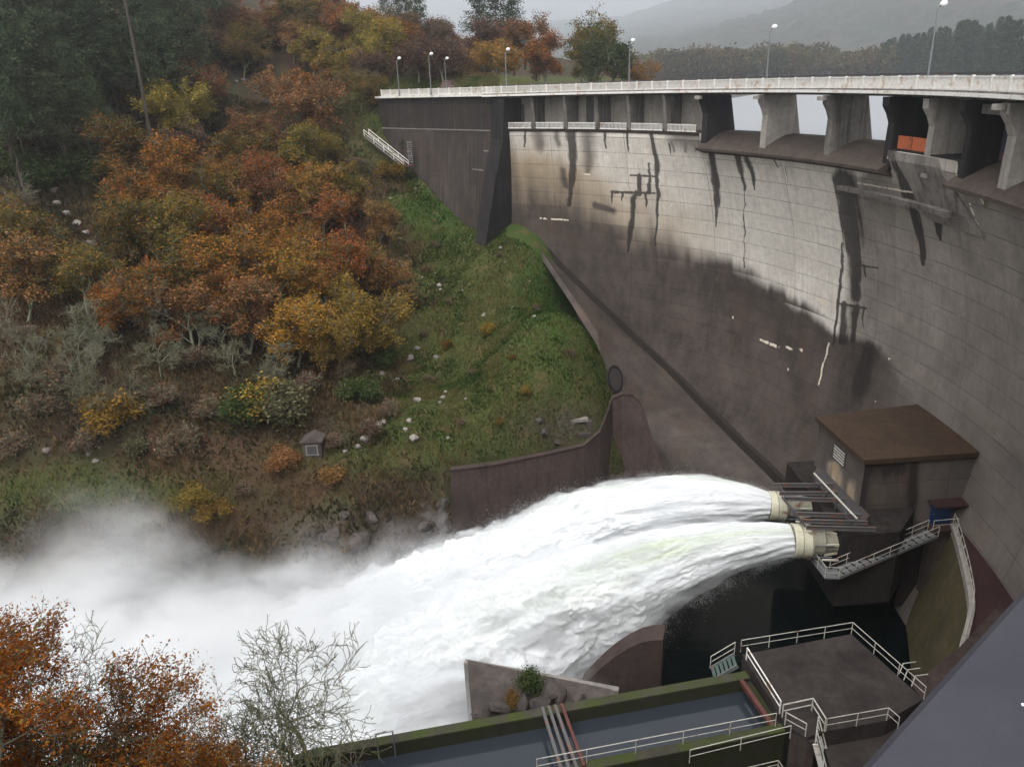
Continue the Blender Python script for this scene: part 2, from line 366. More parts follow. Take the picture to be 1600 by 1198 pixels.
def dam_face():
    th = np.concatenate([np.linspace(59.6, -11, 640), np.linspace(-11.5, -45, 50)]); z = np.concatenate([np.linspace(-6.7, -27, 175), np.linspace(-27.3, -46, 50)])
    T, Zz = np.meshgrid(th, z, indexing='ij'); T = T.ravel(); Zz = Zz.ravel()
    sill = ((T > 6.9) & (T < 30.9)) | (T < -1.3); Zz = np.where(sill, np.minimum(Zz, -8.56), Zz)
    r = rface(T, Zz); t = np.radians(T)
    P = np.stack([CX+r*np.cos(t), CY+r*np.sin(t), Zz], 1)
    U, V = proj(P)
    arcl = np.radians(T)*R0
    Q = np.stack([arcl, Zz, 0*Zz], 1)
    n1 = vnoise(Q*[1.1, .12, 1]+3); n2 = fbm(Q*[.35, .35, 1]+9, 4); n3 = fbm(Q*[.8, .10, 1]+31, 4)
    Uj = U+(fbm(Q*.9, 3)-.5)*7; Vj = V
    black = streak_mask(Uj, Vj, STREAKS, n1)
    brown = streak_mask(Uj, Vj, BROWN, n1)
    lime = streak_mask(Uj, Vj, LIME)*(vnoise(Q*4) > .25)
    wl = np.interp(U, [700, 790, 850, 900, 980, 1040, 1130, 1180, 1260, 1300, 1380, 1450, 1600], [258, 275, 292, 305, 355, 378, 396, 428, 478, 515, 552, 640, 760])
    soft = np.interp(U, [780, 900, 1040, 1130, 1300, 1400], [60, 52, 34, 14, 9, 12])
    lift = np.floor(Zz/1.9); stp = vnoise(np.stack([arcl*.16, lift*3.7, 0*lift], 1))-.5
    q = V-wl+(n3-.5)*np.interp(U, [800, 1100, 1400], [60, 22, 12])+stp*np.interp(U, [900, 1100, 1400], [26, 34, 18])+(vnoise(Q*[1.6, .5, 1]+8)-.5)*8
    wet = sstep(-soft, soft, q)*np.interp(U, [1360, 1400, 1450], [1, .85, .0])
    wet = np.maximum(wet, .62*sstep(400, 760, V+(n2-.5)*160)*sstep(1330, 1400, U))  # right flank takes the same dark tone, stronger towards the bottom
    dk = np.exp(-((U-1335)/45)**2-((V-620)/40)**2)
    tan = sstep(-95, -25, V-wl+(n2-.5)*60)*np.interp(U, [790, 900, 1050, 1150], [.95, .85, .55, 0.])*np.interp(V, [215, 250], [.25, 1])
    edge = np.interp(V, [240, 280, 400, 520, 600], [1440, 1320, 1328, 1310, 1300])
    pale = 1-sstep(-10, 26, Uj-edge+(n1-.5)*20)  # partly concrete tone, partly brighter sky light put into the colour
    pale = np.maximum(pale, .42*np.exp(-((U-1450)/60)**2-((V-270)/38)**2))
    pale = np.maximum(pale, .12*sstep(.35, .7, n2)*(U > 1400))
    pale = pale*np.interp(U, [790, 860, 1000], [.62, .75, 1])
    stain = np.stack([np.clip(black+.35*dk, 0, 1), np.clip(wet+brown*.75, 0, 1), tan, pale], 1)
    me = npmesh('face', P, grid_faces(len(th), len(z)), dam_material(),
                {'stain': stain, 'wall_uv': Q, 'lime': np.repeat((lime*.8)[:, None], 3, 1)})
    return me
face = link('face', dam_face()); face.parent = dam; face.matrix_local = Matrix.Translation(-Vector(dam['_o']))

M_dam = face.data.materials[0]
def wall_grid(name, a, b, c, d, res, stain, parent, uv0=(0, 0)):
    """bilinear sheet a-b along the top, d-c along the bottom; stain(U, V, X, Y) gives black, wet, tan, pale"""
    a, b, c, d = [np.array(q, float) for q in (a, b, c, d)]; w_ = np.linalg.norm(b-a); h_ = np.linalg.norm(d-a)
    nu, nv = max(2, int(w_/res)), max(2, int(h_/res)); S, T = np.meshgrid(np.linspace(0, 1, nu), np.linspace(0, 1, nv), indexing='ij'); S, T = S.ravel()[:, None], T.ravel()[:, None]
    P = (a*(1-S)+b*S)*(1-T)+(d*(1-S)+c*S)*T; U, V = proj(P); X, Y = S[:, 0]*w_, T[:, 0]*h_
    st = np.clip(np.stack(stain(U, V, X, Y), 1), 0, 1); Q = np.stack([X+uv0[0], -Y+uv0[1], X*0], 1)
    me = npmesh(name, P-np.array(parent['_o']), grid_faces(nu, nv), M_dam, {'stain': st, 'wall_uv': Q, 'lime': np.zeros((len(P), 3))})
    return link(name, me, parent)
sweep_arc([(65.0, -2.0), (70.2, -2.0), (70.2, -2.62), (66.2, -2.62), (66.0, -2.42), (65.0, -2.42)], 61, -44, 100).build('deck', M_pier, dam)
sweep_arc([(64.86, -2.12), (64.995, -2.12), (64.995, -2.36), (64.86, -2.36)], 61, -44, 100).build('deck_edge', M_white, dam)
sweep_arc([(69.6, -.95), (69.75, -.95), (69.75, -1.12), (69.6, -1.12)], 61, -44, 90).build('far_rail', M_dsteel, dam)
sweep_arc([(69.6, -1.45), (69.7, -1.45), (69.7, -1.55), (69.6, -1.55)], 61, -44, 90).build('far_rail', M_dsteel, dam)
# parapet panels of close balusters
def panel_mesh(wd, h, nb, bw=.05, name='parapet_panel'):
    m = MB(); m.box((0, 0, h-.05), (wd-.1, .09, .10)); m.box((0, 0, .07), (wd-.1, .09, .12))
    for k in range(nb): m.box((-wd/2+.05+(wd-.1)*(k+.5)/nb, 0, h/2), (bw, .05, h-.22))
    return m.mesh(name)
pm = panel_mesh(2.4, .92, 15, .066); pm.materials.append(M_parap)
pp = MB(); pp.box((0, 0, .49), (.15, .16, .98)); pp = pp.mesh('parapet_post'); pp.materials.append(M_white)
dth = math.degrees(2.4/65.1)
th = 60.4
while th > -42:
    for nm, me, tt in (('parapet_panel', pm, th-dth/2), ('parapet_post', pp, th)):
        inst(nm, me, dam, Matrix.Translation(arc(tt, 65.1, -2.0))@Matrix.Rotation(math.radians(tt+90), 4, 'Z'))
    th -= dth
# spillway sills with the overhanging lip
SILL = [(70.6, -10), (70.6, -6.75), (70.2, -6.6), (69.6, -6.55), (68.6, -6.65), (67.4, -7.05), (66.3, -7.6), (65.4, -8.15), (65.25, -8.25), (65.28, -8.5), (65.7, -8.62), (67.5, -9.2)]
sweep_arc(SILL, 31.0, 6.8, 40).build('spillway_sill', M_sill, dam)
sweep_arc(SILL, -1.2, -43, 60).build('spillway_sill', M_sill, dam)
# piers
def pier(th, wd, mat, prof=None, name='pier'):
    prof = prof or [(65.3, -2.62), (65.35, -3.3), (65.75, -3.9), (66.05, -4.6), (66.0, -6.6), (66.0, -8.3), (70.5, -8.3), (70.45, -6.5), (69.5, -2.62)]
    m = MB(); h = wd/2
    ct = Vector((-math.sin(math.radians(th)), math.cos(math.radians(th)), 0))
    n = len(prof)
    m.poly([arc(th, r, z)+ct*h for r, z in prof]+[arc(th, r, z)-ct*h for r, z in prof],
           [tuple(range(n)), tuple(range(2*n-1, n-1, -1))]+[(i, n+i, n+(i+1) % n, (i+1) % n) for i in range(n)])
    return m.build(name, mat, dam)
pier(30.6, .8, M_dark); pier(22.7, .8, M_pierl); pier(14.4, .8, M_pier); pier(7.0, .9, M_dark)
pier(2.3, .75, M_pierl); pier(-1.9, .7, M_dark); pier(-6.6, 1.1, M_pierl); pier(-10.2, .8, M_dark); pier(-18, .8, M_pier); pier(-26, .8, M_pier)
for t in (30.6, 22.7, 14.4, -6.6):       # bearing blocks under the deck on the piers
    m = MB(); m.box(arc(t+.1, 65.0, -2.85), (.5, .75, .34), math.radians(t)); m.build('bearing_block', M_pierl, dam)
# closed bays: back wall, orange barrier, dark gate
sweep_arc([(69.0, -2.62), (69.3, -2.62), (69.3, -9), (69.0, -9)], 6.6, -1.6, 10).build('bay_wall', M_dark, dam)
sweep_arc([(66.1, -6.6), (69.0, -6.6), (69.0, -7.6), (66.1, -7.6)], 6.5, -1.5, 10).build('bay_floor', M_dark, dam)
sweep_arc([(68.2, -3.2), (68.4, -3.2), (68.4, -8.0), (68.2, -8.0)], -2.2, -6.1, 5).build('bay_gate', metal('gate_blue', (.035, .042, .06), .5, .3), dam)
sweep_arc([(66.4, -2.9), (66.9, -2.9), (66.9, -3.5), (66.4, -3.5)], -2.3, -6.0, 5).build('gate_beam', M_pier, dam)
for k in range(2):
    t0 = 6.35-k*1.68; m = sweep_arc([(66.35, -6.55), (66.39, -6.55), (66.39, -5.55), (66.35, -5.55)], t0, t0-1.6, 2); m.build('orange_barrier', M_orange, dam)
# sloping chute below the closed bay
def chute():
    m = MB(); se = []
    for i in range(9):
        f = i/8; z = -6.75-5.0*f
        a, b = 5.9-2.4*f, .9-3.9*f
        se.append([arc(a, rface(a, z)-.16, z), arc(a, rface(a, z)+.4, z), arc(b, rface(b, z)+.4, z), arc(b, rface(b, z)-.16, z)])
    m.sweep(se); return m
chute().build('chute_slab', concrete('chute', (.26, .235, .21), (.16, .14, .125), .8), dam)
sweep_arc([(65.86, -10.3), (66.6, -10.3), (66.9, -10.7), (65.98, -10.7)], 12.5, -1.0, 14).build('drip_ledge', M_pier, dam)
# inspection gallery on the left: back wall, floor, ribs and white railings
sweep_arc([(68.4, -2.62), (68.8, -2.62), (68.8, -8), (68.4, -8)], 59.5, 31.2, 26).build('gallery_wall', M_pierl, dam)
sweep_arc([(65.72, -6.62), (68.4, -6.62), (68.4, -7.0), (65.9, -7.0)], 59.5, 31.2, 26).build('gallery_floor', M_sill, dam)
RIB = [(65.3, -2.62), (65.5, -3.2), (65.95, -6.62), (68.4, -6.62), (68.4, -2.62)]
for t in (54.3, 49.7, 45.2, 40.8, 35.8): pier(t, .42, M_pier, RIB, 'gallery_rib')
ribs = [58.4, 54.3, 49.7, 45.2, 40.8, 35.8, 31.2]
for a, b in zip(ribs[:-1], ribs[1:]):
    arcl = math.radians(a-b)*65.85-.7; nb = 2; wd = arcl/nb
    gm = panel_mesh(wd+.05, .82, max(4, int(wd/.2)), .07, 'gallery_rail'); gm.materials.append(M_white)
    for k in range(nb):
        tt = a-math.degrees((.35+wd*(k+.5))/65.85)
        inst('gallery_rail', gm, dam, Matrix.Translation(arc(tt, 65.8, -6.62))@Matrix.Rotation(math.radians(tt+90), 4, 'Z'))
for t, hh in ((57.4, 2.7), (47.9, 3.6)):
    m = MB(); m.box(arc(t, 68.36, -6.62+hh/2+.3), (.1, 1.15, hh), math.radians(t)); m.build('gallery_doorway', M_dsteel, dam)

# foundation block under the left flank and the sloping ledge between it and the arch
ST = [(838, 380), (880, 424), (935, 478), (985, 526), (1040, 578), (1100, 640), (1160, 700), (1215, 752), (1262, 800)]
def on_face(u, v):
    d = ray(u, v)
    lo, hi = 40., 170.
    for _ in range(50):
        t = (lo+hi)/2; p = d*(t/d.y); thh = math.degrees(math.atan2(p.y-CY, p.x-CX))
        r = math.hypot(p.x-CX, p.y-CY)
        if r < float(rface(thh, min(p.z, -7.6))): lo = t
        else: hi = t
    return Vector(p)
SP = [on_face(*q) for q in ST]
m = MB(); se = []
for i, p in enumerate(SP):
    rad = Vector((p.x-CX, p.y-CY, 0)).normalized(); d = (SP[min(i+1, len(SP)-1)]-SP[max(i-1, 0)]).normalized()
    wv = rad.cross(d).normalized()*1.0
    if wv.z < 0: wv = -wv
    se.append([p-rad*.35-wv*1.15, p+rad*1.0-wv*1.15, p+rad*1.0+wv*.9, p-rad*.1+wv*.9])
m.sweep(se); m.build('joint_ledge', concrete('ledge', (.034, .027, .024), (.022, .018, .016), .2), dam)
LO = [(845, 392, 109), (888, 452, 102), (934, 518, 95), (940, 560, 90), (946, 602, 86), (972, 650, 87), (1005, 700, 86), (1050, 780, 84), (1130, 850, 81)]
LP = [PD(*q) for q in LO]
nu, nv = 60, 34; V_ = []
for i in range(nu):
    f = i/(nu-1)*(len(SP)-1); k = min(int(f), len(SP)-2); g = f-k
    a = SP[k].lerp(SP[k+1], g); b = LP[k].lerp(LP[k+1], g)
    for j in range(nv):
        h = j/(nv-1)*1.25; p = a.lerp(b, h); p.z -= .5*max(0, h-1)*8
        V_.append(p)
V_ = np.array(V_)
ii, jj = np.meshgrid(np.arange(nu), np.arange(nv), indexing='ij'); Q = np.stack([ii.ravel()*1.0, -jj.ravel()*.62, 0.*ii.ravel()], 1)
nz = fbm(V_*.25, 4)
fm = npmesh('foundation_block', V_, grid_faces(nu, nv), face.data.materials[0],
            {'stain': np.stack([.20+.3*sstep(.42, .7, nz), nz*0+1, nz*0, nz*0], 1), 'wall_uv': Q, 'lime': np.zeros((len(V_), 3))})
fb = link('foundation_block', fm, dam); fb.matrix_local = Matrix.Translation(-Vector(dam['_o']))

# ------------------------------------------------------------------ left abutment wing wall
W0, W1 = Vector((-.6, 114.2, 0)), Vector((-20.0, 134.2, 0)); WD = (W1-W0).normalized(); WN = Vector((WD.y, -WD.x, 0))
if WN.y > 0: WN = -WN
wing = thing('abutment_wall', 'dark straight concrete wing wall joining the dam to the wooded left bank', 'wall', W0.lerp(W1, .5)+Vector((0, 0, -25)))
m = MB(); a, b = W0, W1
m.prism([(a+WN*0)[:2], (b+WN*0)[:2], (b-WN*4.5)[:2], (a-WN*4.5)[:2]], -7.0, -2.3); m.build('upper_wall', M_dark, wing)
m = MB(); b2 = W1+WD*1.0
m.poly([a+WN*.28+Vector((0, 0, -7.0)), b2+WN*.28+Vector((0, 0, -7.0)), b2-WN*3+Vector((0, 0, -7.0)), a-WN*3+Vector((0, 0, -7.0)),
        a+WN*2.2+Vector((0, 0, -27)), b2+WN*2.2+Vector((0, 0, -27)), b2-WN*3+Vector((0, 0, -27)), a-WN*3+Vector((0, 0, -27))],
       [(0, 1, 2, 3), (4, 7, 6, 5), (0, 4, 5, 1), (1, 5, 6, 2), (2, 6, 7, 3), (3, 7, 4, 0)])
m.build('lower_wall', M_wing, wing)
m = MB(); m.beam(a+WN*.2+Vector((0, 0, -6.93)), b2+WN*.2+Vector((0, 0, -6.93)), .3, .12); m.build('ledge', M_conc, wing)
m = MB(); m.beam(a+WN*.25-Vector((0, 0, 2.17)), b+WN*.25-Vector((0, 0, 2.17)), .6, .3); m.build('deck_edge', M_white, wing)
ln = (W1-W0).length; npan = int(ln/2.4)
wa = math.atan2(WD.y, WD.x)
for k in range(npan+1):
    inst('parapet_post', pp, wing, Matrix.Translation(W0+WD*(k*2.4)+WN*.2+Vector((0, 0, -2.0)))@Matrix.Rotation(wa, 4, 'Z'))
    if k < npan: inst('parapet_panel', pm, wing, Matrix.Translation(W0+WD*(k*2.4+1.2)+WN*.2+Vector((0, 0, -2.0)))@Matrix.Rotation(wa, 4, 'Z'))
up3 = lambda p, z: (p.x, p.y, z)
wall_grid('upper_facing', up3(W1+WN*.004, -2.35), up3(W0+WN*.004, -2.35), up3(W0+WN*.004, -6.9), up3(W1+WN*.004, -6.9), .2, lambda U, V, X, Y: (.62+.3*fbm(np.stack([X*.8, Y*.1, X*0], 1), 3), X*0+1, X*0, X*0), wing, (3, 1))
wall_grid('lower_facing', up3(b2+WN*.29, -7.0), up3(W0+WN*.29, -7.0), up3(W0+WN*2.21, -27), up3(b2+WN*2.21, -27), .25, lambda U, V, X, Y: (.48+.3*fbm(np.stack([X*.5, Y*.2, X*0], 1), 3), X*0+1, X*0, X*0), wing, (3, .4))
# white lime seepage marks and the buttress at the joint
m = MB()
for u, v, w_ in ((760, 236, 12), (745, 265, 20), (752, 266, 10), (765, 290, 9)):
    d = ray(u, v); den = d.dot(WN)
    f0 = W0+WN*.3; p = d*(f0.dot(WN)/den)
    dz = (-7-p.z)/20*1.92
    p = d*((f0+WN*dz).dot(WN)/den)
    m.box(p+WN*.02, (w_*.10, .03, .16), wa)
m.build('lime_seep', M_rock, wing)
but = MB()
def bs(c, wx, wy, z): 
    c = Vector(c); return [c+WD*wx+WN*wy+Vector((0, 0, z)), c-WD*wx+WN*wy+Vector((0, 0, z)), c-WD*wx-WN*3+Vector((0, 0, z)), c+WD*wx-WN*3+Vector((0, 0, z))]
but.sweep([bs((.2, 113.6, 0), 1.3, .9, -2.62), bs((0, 113.6, 0), 1.25, 1.0, -8), bs((-.9, 113.4, 0), 1.2, 1.7, -14), bs((-2.1, 113.4, 0), 1.1, 2.8, -24)])
but.build('buttress', M_dark, wing)

# ------------------------------------------------------------------ street lamps on the crest
def lamp(base, h, bend, label, sc_=1):
    t = thing('street_lamp', label, 'street lamp', base, 'street lamps along the dam crest')
    base = Vector(base); top = base+Vector((0, 0, h)); bx = Vector((bend[0], bend[1], 0))
    m = MB(); m.tube([base, base+Vector((0, 0, h*.5)), top-Vector((0, 0, .3)), top-Vector((0, 0, .08))+bx*.25, top+bx*.5], [.085, .07, .055, .045, .04], 8); m.build('pole', M_galv, t)
    m = MB(); m.tube([top+bx*.38-Vector((0, 0, .06)), top+bx*.5+Vector((0, 0, .02)), top+bx*.75+Vector((0, 0, .10)), top+bx*1.05+Vector((0, 0, .08)), top+bx*1.2], [.10, .20, .25, .20, .06], 10)
    m.build('lamp_head', M_lampw, t, True)
    m = MB(); m.tube([base, base+Vector((0, 0, .5))], [.16, .13], 8); m.build('base', M_galv, t)
LAMPS = [(622, 92, 127, 'lamp above the left end of the white parapet'), (672, 85, 123.5, 'second lamp from the left end of the parapet'), (697, 92, 136, 'lamp standing back from the parapet in front of the pinkish roof'),
         (792, 78, 115.5, 'lamp above the dark buttress where wing wall meets the arch'), (987, 64, 103.5, 'lamp in front of the dark green tree at the lake edge'),
         (1208, 43, 86.5, 'lamp above the middle spillway opening against the misty lakeshore wood'), (1472, 7, 70.0, 'tallest looking lamp in front of the conifers at the upper right')]
for u, v, R, tx in LAMPS:
    p = PD(u, v, R)
    zb = -2.0
    lamp((p.x-.25, p.y, zb), p.z-zb-.05, (.55, .12), 'grey '+tx)

# ------------------------------------------------------------------ valve house at the foot of the dam
house = thing('valve_house', 'brown concrete valve house with flat mossy roof at the foot of the dam', 'valve house', (30, 55, -43))
HA, HB, HC, HD = Vector((26.45, 60.2, 0)), Vector((27.0, 52.4, 0)), Vector((36.6, 52.9, 0)), Vector((36.6, 62.0, 0))
m = MB(); m.prism([HA[:2], HB[:2], HC[:2], HD[:2]], -35.6, -28.72); m.build('wall', M_house, house)
def off(p, c, d): q = Vector(p)-Vector(c); return Vector(c)+q*(1+d/q.length)
hc = (HA+HB+HC+HD)/4
m = MB(); m.prism([off(p, hc, .35)[:2] for p in (HA, HB, HC, HD)], -28.717, -28.3); m.build('roof', M_roof, house)
m = MB(); m.prism([(24.3, 60.9), (24.3, 48.9), (28.8, 49.2), (31.2, 52.0), (31.6, 61)], -39.3, -32.9); m.build('base', M_base, house)
m = MB(); m.prism([(26.9, 53.5), (31.1, 53.5), (37, 53.7), (38, 60), (26.9, 60)], -46, -39.303); m.build('base', M_base, house)
m = MB(); m.prism([(31.203, 52.45), (35.5, 52.7), (36.5, 60), (31.6, 60)], -42.4, -35.603); m.build('base', M_base, house)
# louvred vent on the river side
vx = PD(1312, 712, 60); AB = (HB-HA).normalized()
def on_AB(u, v, o=.0):
    d = ray(u, v); nrm = Vector((AB.y, -AB.x, 0)); 
    if nrm.x > 0: nrm = -nrm
    return d*((HA+nrm*o).dot(nrm)/d.dot(nrm)), nrm
c, nAB = on_AB(1313, 711)
aAB = math.atan2(AB.y, AB.x)
fr = MB(); fr.box(c+nAB*.05, (1.9, .1, 1.35), aAB); vent = fr.build('vent_frame', M_dsteel, house)
for k in range(5):
    m = MB(); m.box(c+nAB*.12+Vector((0, 0, -.50+k*.25)), (1.75, .04, .09), aAB); m.build('louvre_slat', M_rail, house)
nAB2 = Vector((AB.y, -AB.x, 0)); nAB2 = -nAB2 if nAB2.x > 0 else nAB2
def st_ab(U, V, X, Y):
    j = fbm(np.stack([X*2, Y*.3, X*0], 1), 3)-.5; Uj = U+j*14
    tan = np.maximum(np.exp(-((Uj-1303-(V-720)*.06)/8)**2)*sstep(716, 726, V)*(1-sstep(770, 800, V)), np.exp(-((Uj-1330)/6)**2)*sstep(742, 765, V))
    return .30+.3*j-.5*tan, .85-tan, tan*1.1, .35*tan
def st_bc(U, V, X, Y):
    j = fbm(np.stack([X*2, Y*.25, X*0], 1), 3)-.5; Uj = U+j*16; vr = np.interp(U, [1352, 1535], [718, 705])
    drip = (1-sstep(6, 34, V-vr+j*60))*(1-sstep(1395, 1430, U)); run = np.exp(-((Uj-1425+(V-760)*.12)/9)**2); edge = np.exp(-((Uj-1350)/9)**2)
    k = np.maximum.reduce([drip, run, edge*.8]); return .30+.7*k, .95-.25*sstep(1410, 1450, U)+.3*k, X*0, X*0
o_ = nAB2*.004
wall_grid('river_facing', up3(HA+o_, -28.72), up3(HB+o_, -28.72), up3(HB+o_, -35.6), up3(HA+o_, -35.6), .13, st_ab, house, (2, 0))
o_ = Vector((.0, -.004, 0))
wall_grid('pool_facing', up3(HB+o_, -28.72), up3(HC+o_, -28.72), up3(HC+o_, -35.6), up3(HB+o_, -35.6), .13, st_bc, house, (5, 0))
# steel beams towards the nozzles, in two sets of three
BE = [((1208, 755), (1275, 755)), ((1218, 768), (1282, 768)), ((1225, 776), (1292, 778)), ((1245, 800), (1316, 802)), ((1252, 811), (1326, 813)), ((1260, 821), (1338, 823))]
for (p, q) in BE:
    a, b = PZ(*p, -32.1), PZ(*q, -32.1); b = b+(b-a).normalized()*1.4
    m = MB(); m.beam(a, b, .16, .03); m.beam(a-Vector((0, 0, .3)), b-Vector((0, 0, .3)), .16, .03); m.beam(a-Vector((0, 0, .15)), b-Vector((0, 0, .15)), .04, .27)
    m.build('steel_beam', M_steel, house)
for (p, q) in (((1275, 752), (1338, 826)), ((1222, 776), (1258, 822)), ((1218, 757), (1229, 780))):
    a, b = PZ(*p, -32.3), PZ(*q, -32.3); m = MB(); m.beam(a, b, .1, .2); m.build('cross_beam', M_dsteel, house)
a, b = PZ(1272, 739, -31.0), PZ(1339, 810, -31.0); m = MB(); m.tube([a, b], .07, 8); m.build('handrail', M_rail, house)
for f in (.03, .28, .55, .8, .98):
    p = a.lerp(b, f); m = MB(); m.tube([p-Vector((0, 0, 1.1)), p], .04, 6); m.build('rail_post', M_steel, house)
m = MB(); m.prism([PZ(1270, 742, -32.5)[:2], PZ(1342, 826, -32.5)[:2], (27.2, 51.0), (27.0, 60.3)], -32.75, -32.5); m.build('grating_deck', M_dsteel, house)
# blue door with its dark canopy
def on_BC(u, v, o=0):
    d = ray(u, v); BC = (HC-HB).normalized(); nrm = Vector((BC.y, -BC.x, 0))
    if nrm.y > 0: nrm = -nrm
    return d*((HB+nrm*o).dot(nrm)/d.dot(nrm)), nrm, math.atan2(BC.y, BC.x)
d0, nBC, aBC = on_BC(1470, 797)
m = MB(); m.box(d0+nBC*.05-Vector((0, 0, .15)), (1.75, .1, 2.0), aBC); door = m.build('door', M_blue, house)
m = MB(); m.box(d0+nBC*.12+Vector((-.6, 0, -.2)), (.06, .05, .2), aBC); m.build('door_handle', M_galv, door)
m = MB(); cpt = d0+nBC*.55+Vector((.45, 0, 1.0)); m.box(cpt, (3.4, 1.3, .14), aBC); m.build('door_canopy', M_path, house)
m = MB(); m.box(on_BC(1393, 889, .3)[0], (.62, .05, .62), 0); m.build('wall_plate', M_pierl, house)

# ------------------------------------------------------------------ outlet nozzles and their water jets
def nozzle(p, rad, ax, label):
    t = thing('outlet_nozzle', label, 'outlet valve', p-Vector((0, 0, rad)), 'paired outlet valves below the valve house')
    ax = ax.normalized(); p = Vector(p)
    def T(x0, x1, r0, r1, name, mat, n=40):
        m = MB(); m.tube([p+ax*x0, p+ax*x1], [r0, r1], n); return m.build(name, mat, t)
    m = MB(); m.tube([p, p+ax*.08, p+ax*.12, p+ax*1.25, p+ax*1.3], [rad*.985, rad*1.02, rad, rad, rad*.9], 44); m.build('outlet_drum', M_cream, t)
    T(.55, .62, rad*1.03, rad*1.03, 'rim_band', M_creamd); T(1.22, 1.34, rad*1.05, rad*1.05, 'flange', M_creamd)
    T(1.3, 2.3, rad*.78, rad*.78, 'sleeve', M_creamd)
    m = MB(); m.tube([p+ax*2.3, p+ax*2.5, p+ax*3.2, p+ax*4.6], [rad*.78, rad*.66, rad*.6, rad*.6], 32); m.build('pipe', M_creamd, t)
    side = ax.cross(Vector((0, 0, 1))).normalized()
    for k in range(6):
        an = 2*math.pi*(k+.3)/6; r_ = math.cos(an)*side+math.sin(an)*Vector((0, 0, 1))
        m = MB(); m.beam(p+ax*2.35+r_*rad*.78, p+ax*3.4+r_*rad*.62, .12, .16); m.build('stay_rib', M_cream, t)
        m = MB(); m.tube([p+ax*1.3+r_*rad*.9, p+ax*2.9+r_*rad*.9], .05, 6); m.build('tie_rod', M_galv, t)
    m = MB(); m.tube([p+ax*2.0+side*.3-Vector((0, 0, rad*.55))+side*rad*.8, p+ax*3.2+side*.3-Vector((0, 0, rad*.55))+side*rad*.8], .09, 8); m.build('actuator', M_rail, t)
N1 = Vector((21.0, 50.25, -34.0)); N2 = Vector((20.9, 55.5, -34.0))
AX = Vector((1, -.06, -.05))
nozzle(N1, 1.32, AX, 'cream outlet valve nearer the lower stair, spraying the front water jet')
nozzle(N2, 1.22, AX, 'cream outlet valve under the upper set of steel beams, spraying the rear water jet')

def water_mat():
    m, n, b = newmat('white_water'); a = sep(n, attr(n, 'foam').outputs['Color'])
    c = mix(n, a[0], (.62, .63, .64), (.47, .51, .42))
    c = mix(n, mth(n, 'MULTIPLY', a[1], .9), c, (.33, .36, .36))  # grey streaks plus shade painted on the underside of the jet
    f = noise(n, .9, 6, .7, gpos(n))
    c = mix(n, mth(n, 'MULTIPLY', ramp(n, f, [(.4, 0.), (.75, 1.)]), .10), c, (.70, .73, .74))
    L(n, c, b.inputs['Base Color']); b.inputs['Roughness'].default_value = .75; b.inputs['Specular IOR Level'].default_value = .2
    b.inputs['Subsurface Weight'].default_value = 1; b.inputs['Subsurface Radius'].default_value = (1, 1, 1); b.inputs['Subsurface Scale'].default_value = .30
    bump(n, b, noise(n, 4.5, 7, .72, gpos(n, .45, 1, 1)), .12, .6)
    return m
M_water = water_mat()
def veil_mat():
    mt = bpy.data.materials.get('spray_air')
    if mt: return mt
    mt = bpy.data.materials.new('spray_air'); mt.use_nodes = True; n = mt.node_tree; n.nodes.clear()
    out = n.nodes.new('ShaderNodeOutputMaterial'); pv = n.nodes.new('ShaderNodeVolumePrincipled'); L(n, pv.outputs[0], out.inputs['Volume'])
    pv.inputs['Color'].default_value = (.90, .91, .92, 1)
    f = noise(n, 1.0, 5, .68, gpos(n, .42, 1.0, 1.0)); f2 = noise(n, .35, 3, .6, gpos(n))
    d = mth(n, 'MULTIPLY', ramp(n, f, [(.40, 0.), (.66, 1.)]), ramp(n, f2, [(.32, .35), (.62, 1.)]))
    L(n, mth(n, 'MULTIPLY', d, 1.9), pv.inputs['Density']); mt.cycles.volume_step_rate = .3
    return mt
